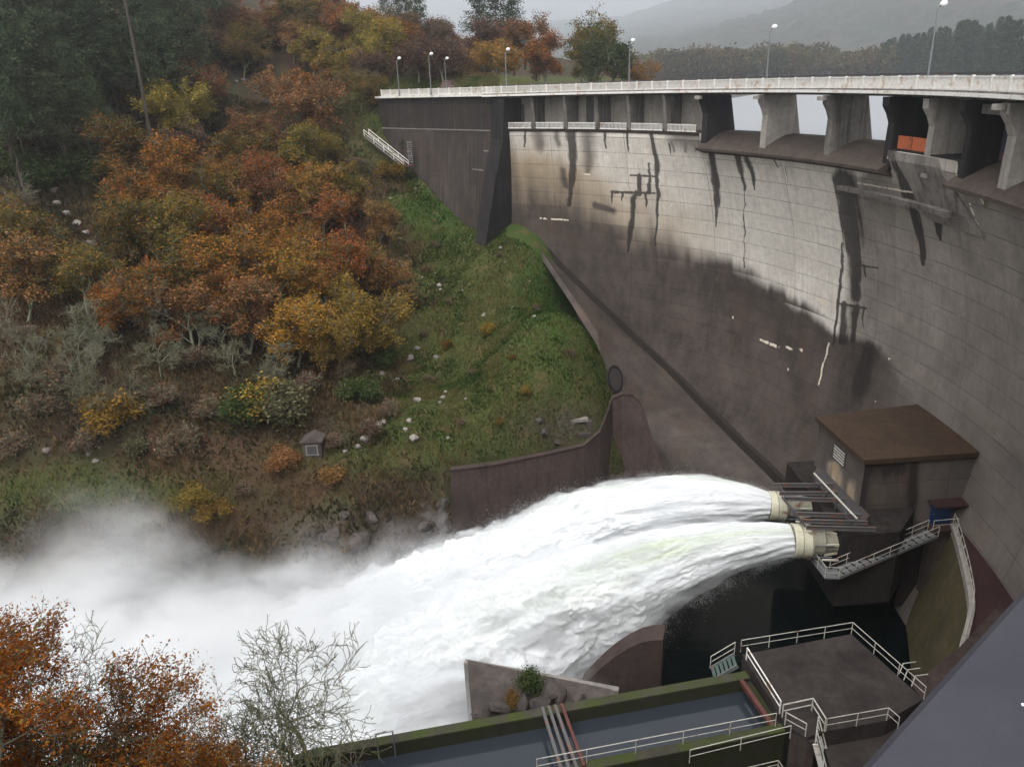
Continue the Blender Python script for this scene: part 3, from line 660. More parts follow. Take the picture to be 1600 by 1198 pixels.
def jet(path, label, seed):
    """path rows: x, y, z, radius across, radius up"""
    P = np.array(path, float); Ns, Np = 480, 256
    s = np.linspace(0, len(P)-1, Ns)
    # smooth interpolation
    k = np.clip(s.astype(int), 0, len(P)-2); f = (s-k)[:, None]
    def cr_(i): return P[np.clip(i, 0, len(P)-1)]
    p0, p1, p2, p3 = cr_(k-1), cr_(k), cr_(k+1), cr_(k+2)
    I = .5*(2*p1+(p2-p0)*f+(2*p0-5*p1+4*p2-p3)*f*f+(3*p1-p0-3*p2+p3)*f**3)
    c = I[:, :3]; d = np.gradient(c, axis=0); ds = np.linalg.norm(d, axis=1); d /= ds[:, None]
    L_ = np.cumsum(ds)
    side = np.cross(d, [0, 0, 1.]); side /= np.linalg.norm(side, axis=1)[:, None]; up = np.cross(side, d)
    ph = np.linspace(0, 2*np.pi, Np, endpoint=False)
    LL, PH = np.meshgrid(L_, ph, indexing='ij'); ll = LL.ravel(); pp_ = PH.ravel()
    ra = np.repeat(I[:, 3], Np); rb = np.repeat(I[:, 4], Np)
    cs, sn = np.cos(pp_), np.sin(pp_)
    nrm = side.repeat(Np, 0)*cs[:, None]+up.repeat(Np, 0)*sn[:, None]
    base = c.repeat(Np, 0)+side.repeat(Np, 0)*(cs*ra)[:, None]+up.repeat(Np, 0)*(sn*rb)[:, None]
    fr = ll/L_[-1]
    grow = sstep(0, .10, fr)*.35+sstep(.05, .5, fr)
    # streamwise streaks near the nozzle, tufts further out
    st = fbm(np.stack([ll*.22, cs*4.5+seed, sn*4.5], 1), 5, .6)-.5
    B = base+seed*7.7
    tuft = 1-np.abs(fbm(B*[.16, .34, .34], 2)*2-1)
    t2 = fbm(B*[.30, .65, .65], 5, .58)-.5
    t3 = fbm(B*[1.3, 2.6, 2.6]+5, 4, .6)-.5
    puff = np.abs(fbm(B*[.45, .95, .95]+11, 4, .55)-.5)
    disp = st*(.20+.9*grow)+(tuft-.6)*1.0*grow+t2*.85*grow+t3*.55*(.10+grow)-puff*.35*grow-.18*grow
    lobes = .05*np.cos(pp_*14+2*vnoise(np.stack([ll*.3, cs, sn], 1))*3)*(1-sstep(0, .25, fr))
    V = base+nrm*(disp+lobes)[:, None]
    V[:, 0] += (fbm(B*1.1+40, 3)-.5)*1.0*grow
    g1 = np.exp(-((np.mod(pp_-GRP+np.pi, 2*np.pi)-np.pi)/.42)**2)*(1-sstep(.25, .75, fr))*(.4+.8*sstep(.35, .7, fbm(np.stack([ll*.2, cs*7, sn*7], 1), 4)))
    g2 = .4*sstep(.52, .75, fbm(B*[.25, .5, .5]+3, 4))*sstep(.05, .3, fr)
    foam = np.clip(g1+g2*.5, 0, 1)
    dk = sstep(.50, .72, fbm(np.stack([ll*.30, cs*8+seed, sn*8], 1), 5, .62))*sstep(.0, .12, fr)*(.35+.65*sstep(.1, -.7, sn))  # grey streaks, strengthened below as shade put into the water colour
    dk = np.clip(dk+.8*sstep(.5, .68, fbm(B*[.5, .9, .9]+23, 5, .6))*sstep(-.1, -.8, sn)*(1-sstep(.6, .9, fr)), 0, 1)  # patches of painted shade along the jet's underside
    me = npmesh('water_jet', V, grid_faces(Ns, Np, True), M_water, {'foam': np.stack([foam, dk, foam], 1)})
    o = link('water_jet', me); tag(o, label, 'water jet', 'water jets from the outlet valves')
    hull = base+nrm*(.06+.8*disp*grow+.42*grow+1.5*grow*(fbm(B*[.45, .8, .8]+2, 4, .6)-.5))[:, None]; hull[:, 2] -= .35*grow*(sn < 0)*-sn
    k_ = np.arange(0, Ns, 4); l_ = np.arange(0, Np, 4); H = hull.reshape(Ns, Np, 3)[np.ix_(k_, l_)].reshape(-1, 3)
    F = grid_faces(len(k_), len(l_), True); me = bpy.data.meshes.new('spray_veil'); caps = [tuple(range(len(l_)-1, -1, -1)), tuple((len(k_)-1)*len(l_)+q for q in range(len(l_)))]
    me.from_pydata(H.tolist(), [], F.tolist()+caps); import bmesh; b_ = bmesh.new(); b_.from_mesh(me); bmesh.ops.recalc_face_normals(b_, faces=b_.faces); b_.to_mesh(me); b_.free(); me.materials.append(veil_mat()); tag(link('spray_veil', me), 'soft veil of fine spray round the water jet', kind='stuff')
    return c, ra[::Np], rb[::Np], side, up
GRP = math.pi*.62
J1 = [(20.9, 50.25, -34.0, 1.22, 1.22), (18.5, 50.3, -34.05, 1.55, 1.5), (15, 50.2, -34.6, 2.1, 1.95), (10, 49.8, -36.2, 3.0, 3.2), (5, 49.2, -38.6, 4.0, 4.6), (0, 48.5, -40.4, 4.8, 4.8), (-6, 48, -42.2, 5.4, 4.2), (-13, 47.5, -43.9, 6.0, 3.0), (-24, 47, -46.5, 6.5, 2.6)]
J2 = [(20.8, 55.5, -34.0, 1.12, 1.12), (18.5, 55.6, -33.7, 1.65, 1.6), (14, 56, -33.6, 2.3, 1.95), (8.5, 56.4, -34.6, 2.9, 2.3), (3, 56.5, -36.9, 3.3, 2.5), (-3, 56.3, -39.9, 3.9, 2.6), (-9, 56, -42.0, 4.6, 2.4), (-16, 55, -44.4, 5.2, 2.4), (-26, 54, -47, 5.6, 2.2)]
j1 = jet(J1, 'front white water jet bursting from the nearer cream nozzle', 1)
GRP = math.pi*.3
j2 = jet(J2, 'rear white water jet bursting from the nozzle under the upper beams', 2)

# river surface
def river():
    xs = np.arange(-150, 40, .6); ys = np.arange(28, 72, .5)
    X, Y = np.meshgrid(xs, ys, indexing='ij'); x, y = X.ravel(), Y.ravel()
    P = np.stack([x, y, 0*x], 1)
    fm = 1-sstep(-1.5, 6.5, x+(fbm(P*.25, 4)-.5)*9-.35*(y-50))
    yb = np.interp(x, [-190, -90, -47, -36, -28, -13, -5], [55, 55.5, 57, 59, 60.5, 60, 65]); fm = fm*(1-sstep(-9, -1, y-yb+(fbm(P*.22+5, 4)-.5)*9))
    z = -43+(fbm(P*[.5, .5, 1], 5)-.45)*2.6*fm*sstep(0, 30, 30-np.abs(x+10))+(fbm(P*1.5+9, 3)-.5)*.25*(.15+fm)
    m, n, b = newmat('river_water'); a = sep(n, attr(n, 'foam').outputs['Color'])
    dk = (.0015, .003, .0032)
    L(n, mix(n, a[0], dk, (.66, .67, .68)), b.inputs['Base Color'])
    L(n, ramp(n, a[0], [(0, .08), (.5, .8)]), b.inputs['Roughness'])
    b.inputs['Specular IOR Level'].default_value = .22
    bump(n, b, noise(n, 1.5, 4, .6, gpos(n)), .02, .3)
    fo = np.clip(fm+.0*x, 0, 1)
    me = npmesh('river', np.stack([x, y, z], 1), grid_faces(len(xs), len(ys)), m, {'foam': np.stack([fo]*3, 1)})
    tag(link('river', me), kind='structure', label='dark pool turning to white foaming river below the jets')
river()

# ------------------------------------------------------------------ left bank terrain (thin plate through surveyed points)
CP = [PZ(*q) for q in ((-300,1000,-44),(-150,985,-44),(0,962,-44),(200,932,-44),(350,912,-44),(480,908,-44),(600,905,-44),(690,880,-44),(722,856,-44))]
CP += [p+Vector((0, -9, -4)) for p in CP[:]]
CP += [PD(*q) for q in ((620,800,65),(480,830,63.5),(560,840,64),(350,840,65),(150,850,64.5),(0,870,64),(704,724,70.5),(630,740,70),(490,715,72),(300,740,71),(100,760,70.5),(0,770,71),(-250,800,72),
  (935,655,80),(945,602,85),(930,518,94),(842,395,108),(768,345,117),(850,690,75.5),(720,600,87),(720,500,99),(740,420,107),(650,620,84),(650,400,112),(620,300,122),(575,235,132),(560,190,137),(580,150,141),
  (500,500,99),(500,350,117),(400,620,83),(300,600,85),(300,450,103),(300,300,123),(300,150,150),(100,600,86),(100,450,104),(100,300,123),(100,150,148),(-50,60,172),(300,50,175),(500,40,180),(-250,300,122),(-250,50,165),(450,200,140),(600,213,135),(625,242,131.5),(650,266,128.5),(700,300,124),(740,328,120))]
CP += [Vector(q) for q in ((-21,134.5,-2.6),(-28,140,-2.4),(-38,150,-1.5),(-10,137,-2.6),(2,131,-2.8),(10,145,-2.9),(0,165,-1.5),(22,165,-5.5),(18,190,-4),(-60,210,12),(-110,230,26),(-160,200,30),(0,250,2),(14,122,-10),(24,150,-9),(45,190,-10),(40,240,-8),(70,270,-10),
  (8,125,-9),(12,95,-47),(18,85,-50),(22,100,-48),(16,110,-40),(6,74,-50),(-2,66,-50),(30,110,-40))]
CPa = np.array(CP)
def tps(a, b):
    r2 = (a[:, None, 0]-b[None, :, 0])**2+(a[:, None, 1]-b[None, :, 1])**2
    return .5*r2*np.log(r2+1e-9)
_xy = CPa[:, :2]/50.; _K = tps(_xy, _xy)+np.eye(len(_xy))*.004
_A = np.block([[_K, np.c_[np.ones(len(_xy)), _xy]], [np.c_[np.ones(len(_xy)), _xy].T, np.zeros((3, 3))]])
_w = np.linalg.solve(_A, np.r_[CPa[:, 2], 0, 0, 0])
def ground(x, y):
    q = np.stack([np.atleast_1d(x), np.atleast_1d(y)], 1)/50.
    return tps(q, _xy)@_w[:-3]+_w[-3]+q@_w[-2:]
def gz(x, y): return float(ground(x, y)[0])
def ground_at(u, v, lo=45, hi=230):     # where the sight line of a pixel meets the bank
    d = ray(u, v); R = np.arange(lo, hi, .5); h = math.hypot(d.x, d.y)
    X, Y, Zr = d.x/h*R, d.y/h*R, d.z/h*R
    g = ground(X, Y); k = np.nonzero(Zr < g)[0]
    k = k[0] if len(k) else len(R)-1
    return Vector((X[k], Y[k], g[k]))
def region(u, v, cu, cv, ru, rv): return np.exp(-(((u-cu)/ru)**2+((v-cv)/rv)**2))
def bank_masks(P):
    u, v = proj(P)
    n1 = fbm(P*.09, 4); n2 = fbm(P*.35+7, 4); n3 = fbm(P*1.3+3, 3)
    # open grass slope beside the dam, grassy strip above the river
    e1 = np.interp(v, [150, 220, 300, 400, 500, 620, 720], [545, 565, 600, 640, 640, 600, 560])
    g = sstep(-30, 40, u-e1+(n2-.5)*160)*(v > 120)*(1-sstep(700, 760, v))
    g = np.maximum(g, region(u, v, 120, 765, 260, 38)*1.3*(n2+.35))
    g = np.maximum(g, region(u, v, 570, 180, 40, 40)); g = np.maximum(g, region(u, v, 600, 715, 200, 26)*.9)
    red = sstep(.5, .66, n1)*.8+region(u, v, 480, 740, 60, 26)*.9+region(u, v, 620, 360, 45, 110)*.45*(n2+.4)
    rock = sstep(790, 850, v+(n2-.5)*70)*sstep(430, 520, u+(n2-.5)*80)+region(u, v, 880, 665, 60, 24)*.9
    lush = region(u, v, 870, 440, 60, 110)+region(u, v, 720, 330, 110, 40)
    red = red*(1-.85*(1-sstep(260, 420, v))*(1-sstep(300, 480, u)))
    return np.clip(g, 0, 1), np.clip(red, 0, 1), np.clip(rock, 0, 1), np.clip(lush, 0, 1), n2, n3
def bank_mat():
    m, n, b = newmat('bank_soil'); a = sep(n, attr(n, 'cover').outputs['Color']); lu = attr(n, 'cover').outputs['Alpha']; g = gpos(n)
    f = noise(n, .6, 8, .7, g); f2 = noise(n, 2.5, 7, .72, g)
    soil = mix(n, ramp(n, f, [(.35, 0.), (.65, 1.)]), (.020, .015, .011), (.048, .034, .023))
    soil = mix(n, ramp(n, noise(n, .22, 5, .6, g), [(.45, 0.), (.6, .7)]), soil, (.052, .052, .026))
    soil = mix(n, a[1], soil, (.066, .034, .024))
    gr = mix(n, ramp(n, f2, [(.35, 0.), (.7, 1.)]), (.030, .040, .012), (.070, .074, .024))
    gr = mix(n, lu, gr, (.035, .070, .016))
    gr = mix(n, ramp(n, f, [(.52, 0.), (.66, .8)]), gr, (.10, .068, .036))
    c = mix(n, a[0], soil, gr)
    c = mix(n, a[2], c, mix(n, ramp(n, f2, [(.4, 0.), (.6, 1.)]), (.030, .024, .022), (.105, .085, .074)))
    L(n, c, b.inputs['Base Color']); b.inputs['Roughness'].default_value = .95; b.inputs['Specular IOR Level'].default_value = .05
    bump(n, b, f2, .25, .8); return m
def terrain():
    xs = np.concatenate([np.arange(-190, -95, 2.5), np.arange(-95, 46, .8)]); ys = np.concatenate([np.arange(44, 150, .8), np.arange(150, 300, 3)])
    X, Y = np.meshgrid(xs, ys, indexing='ij'); x, y = X.ravel(), Y.ravel()
    z = ground(x, y); P = np.stack([x, y, z], 1)
    g, red, rock, lush, n2, n3 = bank_masks(P)
    z = z+(n2-.5)*1.1*(1-.5*g)+(n3-.5)*(.35+1.6*rock)+rock*(np.abs(fbm(P*.5+5, 3)-.5)-.12)*5
    yr = np.interp(x, [-190, -90, -47, -36, -28, -13, -5], [55, 55.5, 57, 59, 60.5, 60, 65])
    z = np.where(x < -2, np.minimum(z, -43.8+np.maximum(y-yr, -3)*np.interp(x, [-60, -30], [.75, 1.6])), z)
    kill = (np.hypot(x-CX, y-CY) < 78) & (y > 78) & (x > 13) & (z < -12)
    z = np.where(kill, z-8, z)
    me = npmesh('hillside', np.stack([x, y, z], 1), grid_faces(len(xs), len(ys)), bank_mat(), {'cover': np.stack([g, red, rock, lush], 1)})
    tag(link('hillside', me), kind='structure', label='steep wooded bank with grass slope rising from the river')
terrain()
def near_bank():
    xs = np.arange(-120, 30, 1.5); ys = np.arange(-40, 36, 1.2)
    X, Y = np.meshgrid(xs, ys, indexing='ij'); x, y = X.ravel(), Y.ravel(); P = np.stack([x, y, 0*x], 1)
    z = -41.5+(33-y)*1.1+(fbm(P*.2, 4)-.5)*2.0; z = np.where(y < 0, -5.2+(0-y)*.2, z)
    z = np.minimum(z, -4.5); z = z-sstep(-12, 8, x)*np.where(y > 24, 4., 0)
    me = npmesh('near_bank', np.stack([x, y, z], 1), grid_faces(len(xs), len(ys)), bpy.data.materials['bank_soil'], {'cover': np.tile([.6, .3, 0, .3], (len(x), 1))})
    tag(link('near_bank', me), kind='structure', label='steep earth bank below the viewpoint')
near_bank()

# ------------------------------------------------------------------ lake, far shore and hills
def lake():
    th = np.radians(np.linspace(58, -80, 90)); r = np.array([70.3, 75, 90, 120, 180, 260, 380, 600, 900])
    T, R_ = np.meshgrid(th, r, indexing='ij')
    V = np.stack([CX+R_*np.cos(T), CY+R_*np.sin(T), 0*R_-6.95], -1).reshape(-1, 3)
    m, n, b = newmat('lake_water'); b.inputs['Base Color'].default_value = (.22, .23, .24, 1); b.inputs['Roughness'].default_value = .5
    bump(n, b, noise(n, .9, 4, .5, gpos(n)), .08, .6)
    tag(link('lake', npmesh('lake', V, grid_faces(len(th), len(r)), m)), kind='structure', label='still grey reservoir behind the dam')
lake()
def pa(az, R, z): a = math.radians(az); return Vector((R*math.sin(a), R*math.cos(a), z))
def hill_z(az, R):
    shore = np.interp(az, [-30, 5, 22, 26, 34, 50], [520, 560, 540, 440, 330, 260])
    ridge = 5.2*np.interp(az, [-30, 0, 8.6, 11.5, 15.5, 20, 24, 30, 40], [40, 50, 54, 66, 73, 80, 92, 105, 110])
    t = np.clip((R-shore)/(4700-shore), 0, 1.15)
    z = -7.5+(ridge+7.5)*np.where(t < 1, t**1.5, 1-.4*(t-1))
    mid = np.interp(az, [-30, 12, 19, 26, 36], [0, 0, 40, 128, 190])*np.exp(-((R-1800)/420)**2)
    return z+mid-np.where(R < shore, 3, 0)
def hills():
    az = np.linspace(-32, 62, 270); R = np.concatenate([np.arange(240, 700, 8), np.geomspace(700, 5400, 200)])
    A, R_ = np.meshgrid(az, R, indexing='ij'); a, r = A.ravel(), R_.ravel()
    x, y = r*np.sin(np.radians(a)), r*np.cos(np.radians(a)); z = hill_z(a, r); P = np.stack([x, y, z*0], 1)
    can = np.abs(fbm(P*.09, 4)-.5)*2
    z = z+sstep(10, 60, z+20)*((1-can)*11+(vnoise(P*.07)-.5)*16)+(fbm(P*.012, 3)-.5)*14*sstep(0, 40, z)
    land = (x < 70) & (r < 500)
    z = np.where(land, -14, z)
    m, n, b = newmat('hill_woods'); g = gpos(n)
    c = mix(n, ramp(n, noise(n, .02, 7, .65, g), [(.42, 0.), (.58, 1.)]), (.036, .042, .032), (.060, .050, .042))
    c = mix(n, ramp(n, noise(n, .12, 5, .7, g), [(.4, 0.), (.7, .7)]), c, (.024, .028, .018))
    L(n, c, b.inputs['Base Color']); b.inputs['Roughness'].default_value = 1
    tag(link('hills', npmesh('hills', np.stack([x, y, z], 1), grid_faces(len(az), len(R)), m)), kind='structure', label='misty wooded hills beyond the reservoir')
hills()

# ------------------------------------------------------------------ trees
def leaf_mat(name, cols, trans=.3):
    m = bpy.data.materials.new(name); m.use_nodes = True; n = m.node_tree; n.nodes.clear()
    out = n.nodes.new('ShaderNodeOutputMaterial'); a = sep(n, attr(n, 'tint').outputs['Color'])
    oi = n.nodes.new('ShaderNodeObjectInfo')
    f = mth(n, 'ADD', mth(n, 'MULTIPLY', a[0], .62), mth(n, 'MULTIPLY', a[1], .38))
    k = len(cols); c = ramp(n, f, [(.18+.64*i/(k-1), q) for i, q in enumerate(cols)])
    hsv = n.nodes.new('ShaderNodeHueSaturation'); L(n, c, hsv.inputs['Color'])
    L(n, mth(n, 'ADD', mth(n, 'MULTIPLY', oi.outputs['Random'], .035), .484), hsv.inputs['Hue'])
    L(n, mth(n, 'ADD', mth(n, 'MULTIPLY', oi.outputs['Random'], .35), .80), hsv.inputs['Value'])
    d = n.nodes.new('ShaderNodeBsdfDiffuse'); t = n.nodes.new('ShaderNodeBsdfTranslucent'); x = n.nodes.new('ShaderNodeMixShader')
    x.inputs[0].default_value = trans
    L(n, hsv.outputs[0], d.inputs['Color']); L(n, hsv.outputs[0], t.inputs['Color'])
    L(n, d.outputs[0], x.inputs[1]); L(n, t.outputs[0], x.inputs[2]); L(n, x.outputs[0], out.inputs['Surface']); return m
LM = dict(
 orange=leaf_mat('leaf_orange', [(.045, .042, .012), (.14, .082, .018), (.30, .115, .022), (.40, .155, .05)]),
 rust=leaf_mat('leaf_rust', [(.05, .040, .014), (.13, .068, .024), (.25, .105, .042), (.34, .16, .08)]),
 olive=leaf_mat('leaf_olive', [(.030, .034, .010), (.085, .075, .018), (.16, .11, .024), (.28, .13, .032)]),
 yellow=leaf_mat('leaf_yellow', [(.06, .052, .012), (.15, .11, .022), (.26, .17, .03), (.34, .22, .05)]),
 green=leaf_mat('leaf_green', [(.018, .028, .010), (.035, .055, .018), (.06, .085, .026), (.09, .11, .04)]),
 pine=leaf_mat('needle_pine', [(.022, .032, .018), (.042, .060, .030), (.068, .088, .044), (.095, .10, .055)]),
 lichen=leaf_mat('leaf_lichen', [(.045, .045, .022), (.085, .085, .042), (.14, .135, .07), (.20, .19, .10)]),
 brown=leaf_mat('leaf_brown', [(.045, .028, .020), (.09, .052, .034), (.15, .085, .056), (.2, .12, .08)]),
 near=leaf_mat('leaf_copper', [(.12, .040, .010), (.25, .080, .014), (.36, .125, .022), (.34, .20, .04)], .4))
M_bark = concrete('bark_dark', (.085, .070, .055), (.035, .028, .022), .0)
M_barkp = concrete('bark_lichen', (.20, .19, .15), (.085, .078, .058), .0, moss=(.15, .155, .095))
M_barkn = concrete('bark_grey_green', (.15, .14, .10), (.05, .045, .034), .0, moss=(.10, .105, .05))
def skeleton(rn, h, spread, levels, up=.35, kids=(3, 4), trunk=.3, crook=.35, r0=None, inner=1):
    segs, tips = [], []
    def grow(p, d, ln, rad, lev):
        n = 4 if lev == 0 else 3
        for i in range(n):
            d = (d+Vector((rn.gauss(0, 1), rn.gauss(0, 1), rn.gauss(0, 1)))*crook*(.4 if lev == 0 else .6)/1.6+Vector((0, 0, up*.12))).normalized()
            q = p+d*ln/n; r1 = rad*(1-.42/n*(1 if lev else .7)); segs.append((p, q, rad, r1)); p, rad = q, r1
            if lev >= levels-inner: tips.append((p, lev))
            if lev < levels and i >= (1 if lev else (1 if trunk < .4 else 2)) and i < n-1:
                sub(p, d, ln*rn.uniform(.5, .75), rad*.55, lev+1)
        if lev < levels:
            for _ in range(rn.randint(*kids)): sub(p, d, ln*rn.uniform(.62, .9), rad*.68, lev+1)
        else: tips.append((p, lev))
    def sub(p, d, ln, rad, lev):
        v = Vector((rn.gauss(0, 1), rn.gauss(0, 1), rn.gauss(0, .6))); v = (v-d*v.dot(d)).normalized()
        a = rn.uniform(.45, 1.0)*spread
        grow(p, (d*math.cos(a)+v*math.sin(a)+Vector((0, 0, up*.3))).normalized(), ln, rad, lev)
    grow(Vector((0, 0, 0)), Vector((rn.uniform(-.12, .12), rn.uniform(-.12, .12), 1)).normalized(), h*trunk, r0 or h*.022, 0)
    zmax = max(p.z for p, _ in tips); k = h/zmax
    return [(a*k, b*k, r, s) for a, b, r, s in segs], np.array([p*k for p, _ in tips])
def seg_mesh(name, segs, mat, n=5, minr=.012):
    A = np.array([s[0] for s in segs]); B = np.array([s[1] for s in segs]); ra = np.maximum(np.array([s[2] for s in segs]), minr); rb = np.maximum(np.array([s[3] for s in segs]), minr)
    d = B-A; d /= np.linalg.norm(d, axis=1)[:, None]+1e-9
    a = np.where(np.abs(d[:, 2:3]) < .9, [[0, 0, 1.]], [[1., 0, 0]]); x = np.cross(d, a); x /= np.linalg.norm(x, axis=1)[:, None]; y = np.cross(d, x)
    V = []
    for P_, r in ((A, ra), (B+d*.02, rb)):
        for k in range(n):
            t = 2*math.pi*k/n; V.append(P_+(x*math.cos(t)+y*math.sin(t))*r[:, None])
    V = np.stack(V, 1).reshape(-1, 3); N = len(A); base = np.arange(N)*2*n
    F = np.concatenate([np.stack([base+k, base+(k+1) % n, base+n+(k+1) % n, base+n+k], 1) for k in range(n)])
    return npmesh(name, V, F, mat)
def leaf_mesh(name, tips, per, sig, size, mat, seed, flat=.5, zs=.9):
    g = np.random.default_rng(seed); N = len(tips)*per
    cl = np.repeat(g.random(len(tips)), per)
    P = np.repeat(tips, per, 0)+g.normal(0, 1, (N, 3))*[sig, sig, sig*zs]
    d = g.normal(0, 1, (N, 3))*[1, 1, flat]; d /= np.linalg.norm(d, axis=1)[:, None]
    e = np.cross(d, g.normal(0, 1, (N, 3))); e /= np.linalg.norm(e, axis=1)[:, None]
    s = size*g.uniform(.55, 1.35, N)[:, None]
    V = np.stack([P-d*s, P+e*s*.55-d*s*.1, P+d*s, P-e*s*.55+d*s*.1], 1).reshape(-1, 3)
    F = np.arange(N*4).reshape(-1, 4)
    cl2 = np.clip(cl*.75+.25*vnoise(P*.35+seed), 0, 1)
    t = np.stack([np.clip(cl2+g.normal(0, .13, N), 0, 1), g.random(N), cl], 1)
    return npmesh(name, V, F, mat, {'tint': np.repeat(t, 4, 0)}, smooth=False)
KIND = {}
def proto(key, name, h, spread, levels, per, sig, size, leaf, bark, seed, n=5, thin=None, minr=.012, **k):
    rn = random.Random(seed); segs, tips = skeleton(rn, h, spread, levels, **k)
    if thin: tips = tips[np.random.default_rng(seed).permutation(len(tips))[:thin]]
    tm = seg_mesh(name+'_trunk', segs, bark, n, minr)
    cm = leaf_mesh(name+'_crown', tips, per, sig, size, leaf, seed) if per else None
    KIND[key] = (name, tm, cm, h)
# seen at about 80 to 150 m
for i in range(5): proto('oak%d' % i, 'oak_tree', 10, 1.0, 4, 13, .34, .15, LM['orange'], M_barkp, 100+i, n=4, up=.26, trunk=.2, crook=.55, thin=1000, inner=1, minr=.026)
for i in range(3): proto('bare%d' % i, 'lichen_tree', 9, .95, 5, 1, .16, .08, LM['lichen'], M_barkp, 140+i, n=3, minr=.019, up=.25, kids=(2, 3), trunk=.2, crook=.6, thin=1400)
for i in range(2): proto('twig%d' % i, 'bush', 2.6, 1.15, 4, 2, .22, .10, LM['brown'], M_barkp, 165+i, n=3, up=.25, trunk=.15, r0=.05, thin=420, minr=.012)
for i in range(2): proto('bush%d' % i, 'bush', 2.6, 1.2, 3, 9, .34, .11, LM['green'], M_bark, 160+i, n=3, up=.2, trunk=.15, r0=.05, thin=420)
def pine(key, h, seed, lo=.45):
    rn = random.Random(seed); segs = []; tips = []; p = Vector((0, 0, 0)); n = 14
    for i in range(n):
        q = Vector((rn.uniform(-.18, .18), rn.uniform(-.18, .18), h*(i+1)/n)); segs.append((p, q, .19*(1-.85*i/n), .19*(1-.85*(i+1)/n))); p = q
        f = (i+1)/n
        if f > lo:
            for _ in range(6):
                a = rn.uniform(0, 6.28); ln = (1.12-f)*h*.30*rn.uniform(.5, 1.2)+.5; e = q+Vector((math.cos(a)*ln, math.sin(a)*ln, ln*rn.uniform(.05, .5)))
                segs.append((q, e, .05, .02)); tips += [q.lerp(e, t) for t in (.45, .62, .8, 1)]
    KIND[key] = ('pine_tree', seg_mesh('pine_trunk', segs, M_bark, 5), leaf_mesh('pine_crown', np.array(tips), 20, .40, .17, LM['pine'], seed, .8), h)
for i in range(3): pine('pine%d' % i, 17, 170+i, (.38, .5, .3)[i])
def conifer(key, h, seed):
    rn = random.Random(seed); tips = []; segs = [(Vector((0, 0, 0)), Vector((0, 0, h)), .22, .02)]; n = 22
    for i in range(n):
        f = .08+.92*i/n; z = h*f
        for _ in range(7):
            a = rn.uniform(0, 6.28); ln = (1-f)**.8*h*.25*rn.uniform(.75, 1.15)+.15; e = Vector((math.cos(a)*ln, math.sin(a)*ln, z-ln*.25))
            tips += [Vector((0, 0, z)).lerp(e, t) for t in (.4, .7, 1)]
    KIND[key] = ('conifer_tree', seg_mesh('conifer_trunk', segs, M_bark, 5), leaf_mesh('conifer_crown', np.array(tips), 7, .32, .34, LM['pine'], seed, .5), h)
for i in range(2): conifer('conifer%d' % i, 17, 180+i)
proto('wood0', 'broadleaf_tree', 12, 1.0, 3, 22, .8, .42, LM['brown'], M_bark, 190, n=4, up=.3, trunk=.22, thin=150)
proto('wood1', 'broadleaf_tree', 12, 1.0, 3, 22, .8, .42, LM['brown'], M_bark, 191, n=4, up=.3, trunk=.2, thin=150)
# near trees, 25 to 30 m away
proto('near0', 'near_oak', 11, .95, 5, 15, .26, .085, LM['near'], M_barkp, 200, n=6, up=.25, trunk=.2, thin=2900, inner=2)
proto('near1', 'near_oak', 11, .95, 5, 15, .26, .085, LM['near'], M_barkp, 201, n=6, up=.25, trunk=.22, thin=2900, inner=2)
proto('nbare', 'bare_tree', 13, .95, 6, 1, .10, .045, LM['olive'], M_barkn, 205, n=5, up=.30, kids=(2, 3), trunk=.24, crook=.75, thin=3000, minr=.014)
def plant(key, loc, h, label, cat='tree', group=None, leaf=None, name=None, sx=1.0, rz=None):
    nm, tm, cm, h0 = KIND[key]; k = h/h0
    t = thing(name or nm, label, cat, loc, group)
    t.scale = (k*sx, k*sx, k); t.rotation_euler = (0, 0, rnd.uniform(0, 6.28) if rz is None else rz)
    o = bpy.data.objects.new('trunk' if cat == 'tree' else 'stem', tm); C.objects.link(o); o.parent = t
    if cm:
        o = bpy.data.objects.new('crown' if cat == 'tree' else 'foliage', cm); C.objects.link(o); o.parent = t
        if leaf: o.material_slots[0].link = 'OBJECT'; o.material_slots[0].material = LM[leaf]
    return t
def slope_tree(key, u, v, h, label, leaf=None, group=None, R=None, **k):
    """(u, v) is the middle of the crown in the photograph; the foot is found on the bank below it"""
    p = ground_at(u, v)
    for _ in range(6):
        R_ = math.hypot(p.x, p.y); d = ray(u, v); q = Vector(d*(R_/math.hypot(d.x, d.y)))
        err = gz(q.x, q.y)+h*.62-q.z
        p = Vector((q.x, q.y, 0))*(1-(.9*err/40 if abs(err) > .1 else 0)); 
    return plant(key, (p.x, p.y, gz(p.x, p.y)-.15), h, label, group=group, leaf=leaf, **k)
def ground_at(u, v, off_=0., lo=45, hi=230):     # where the sight line of a pixel comes within off_ of the bank
    d = ray(u, v); R = np.arange(lo, hi, .4); h = math.hypot(d.x, d.y)
    X, Y, Zr = d.x/h*R, d.y/h*R, d.z/h*R
    k = np.nonzero(Zr < ground(X, Y)+off_)[0]; k = k[0] if len(k) else len(R)-1
    return Vector((X[k], Y[k], float(ground(X[k], Y[k])[0])))
def slope_tree(key, u, v, h, label, leaf=None, group=None, **k):
    p = ground_at(u, v, h*.62)
    return plant(key, (p.x, p.y, p.z-.15), h, label, group=group, leaf=leaf, **k)
def spot(u, v, us, un, vs, vn):
    a = un[sum(u > q for q in us)]; b = vn[sum(v > q for q in vs)]
    return (b+' '+a).strip()
def in_cluster(u, v): return spot(u, v, (130, 215, 290, 365, 440, 520), ('at the left end', 'on the far left side', 'on the left side', 'left of the middle', 'in the middle', 'on the right side', 'beside the grass slope'), (215, 270, 325, 380, 435), ('topmost row', 'second row down', 'third row down', 'fourth row down', 'fifth row down', 'lowest row'))
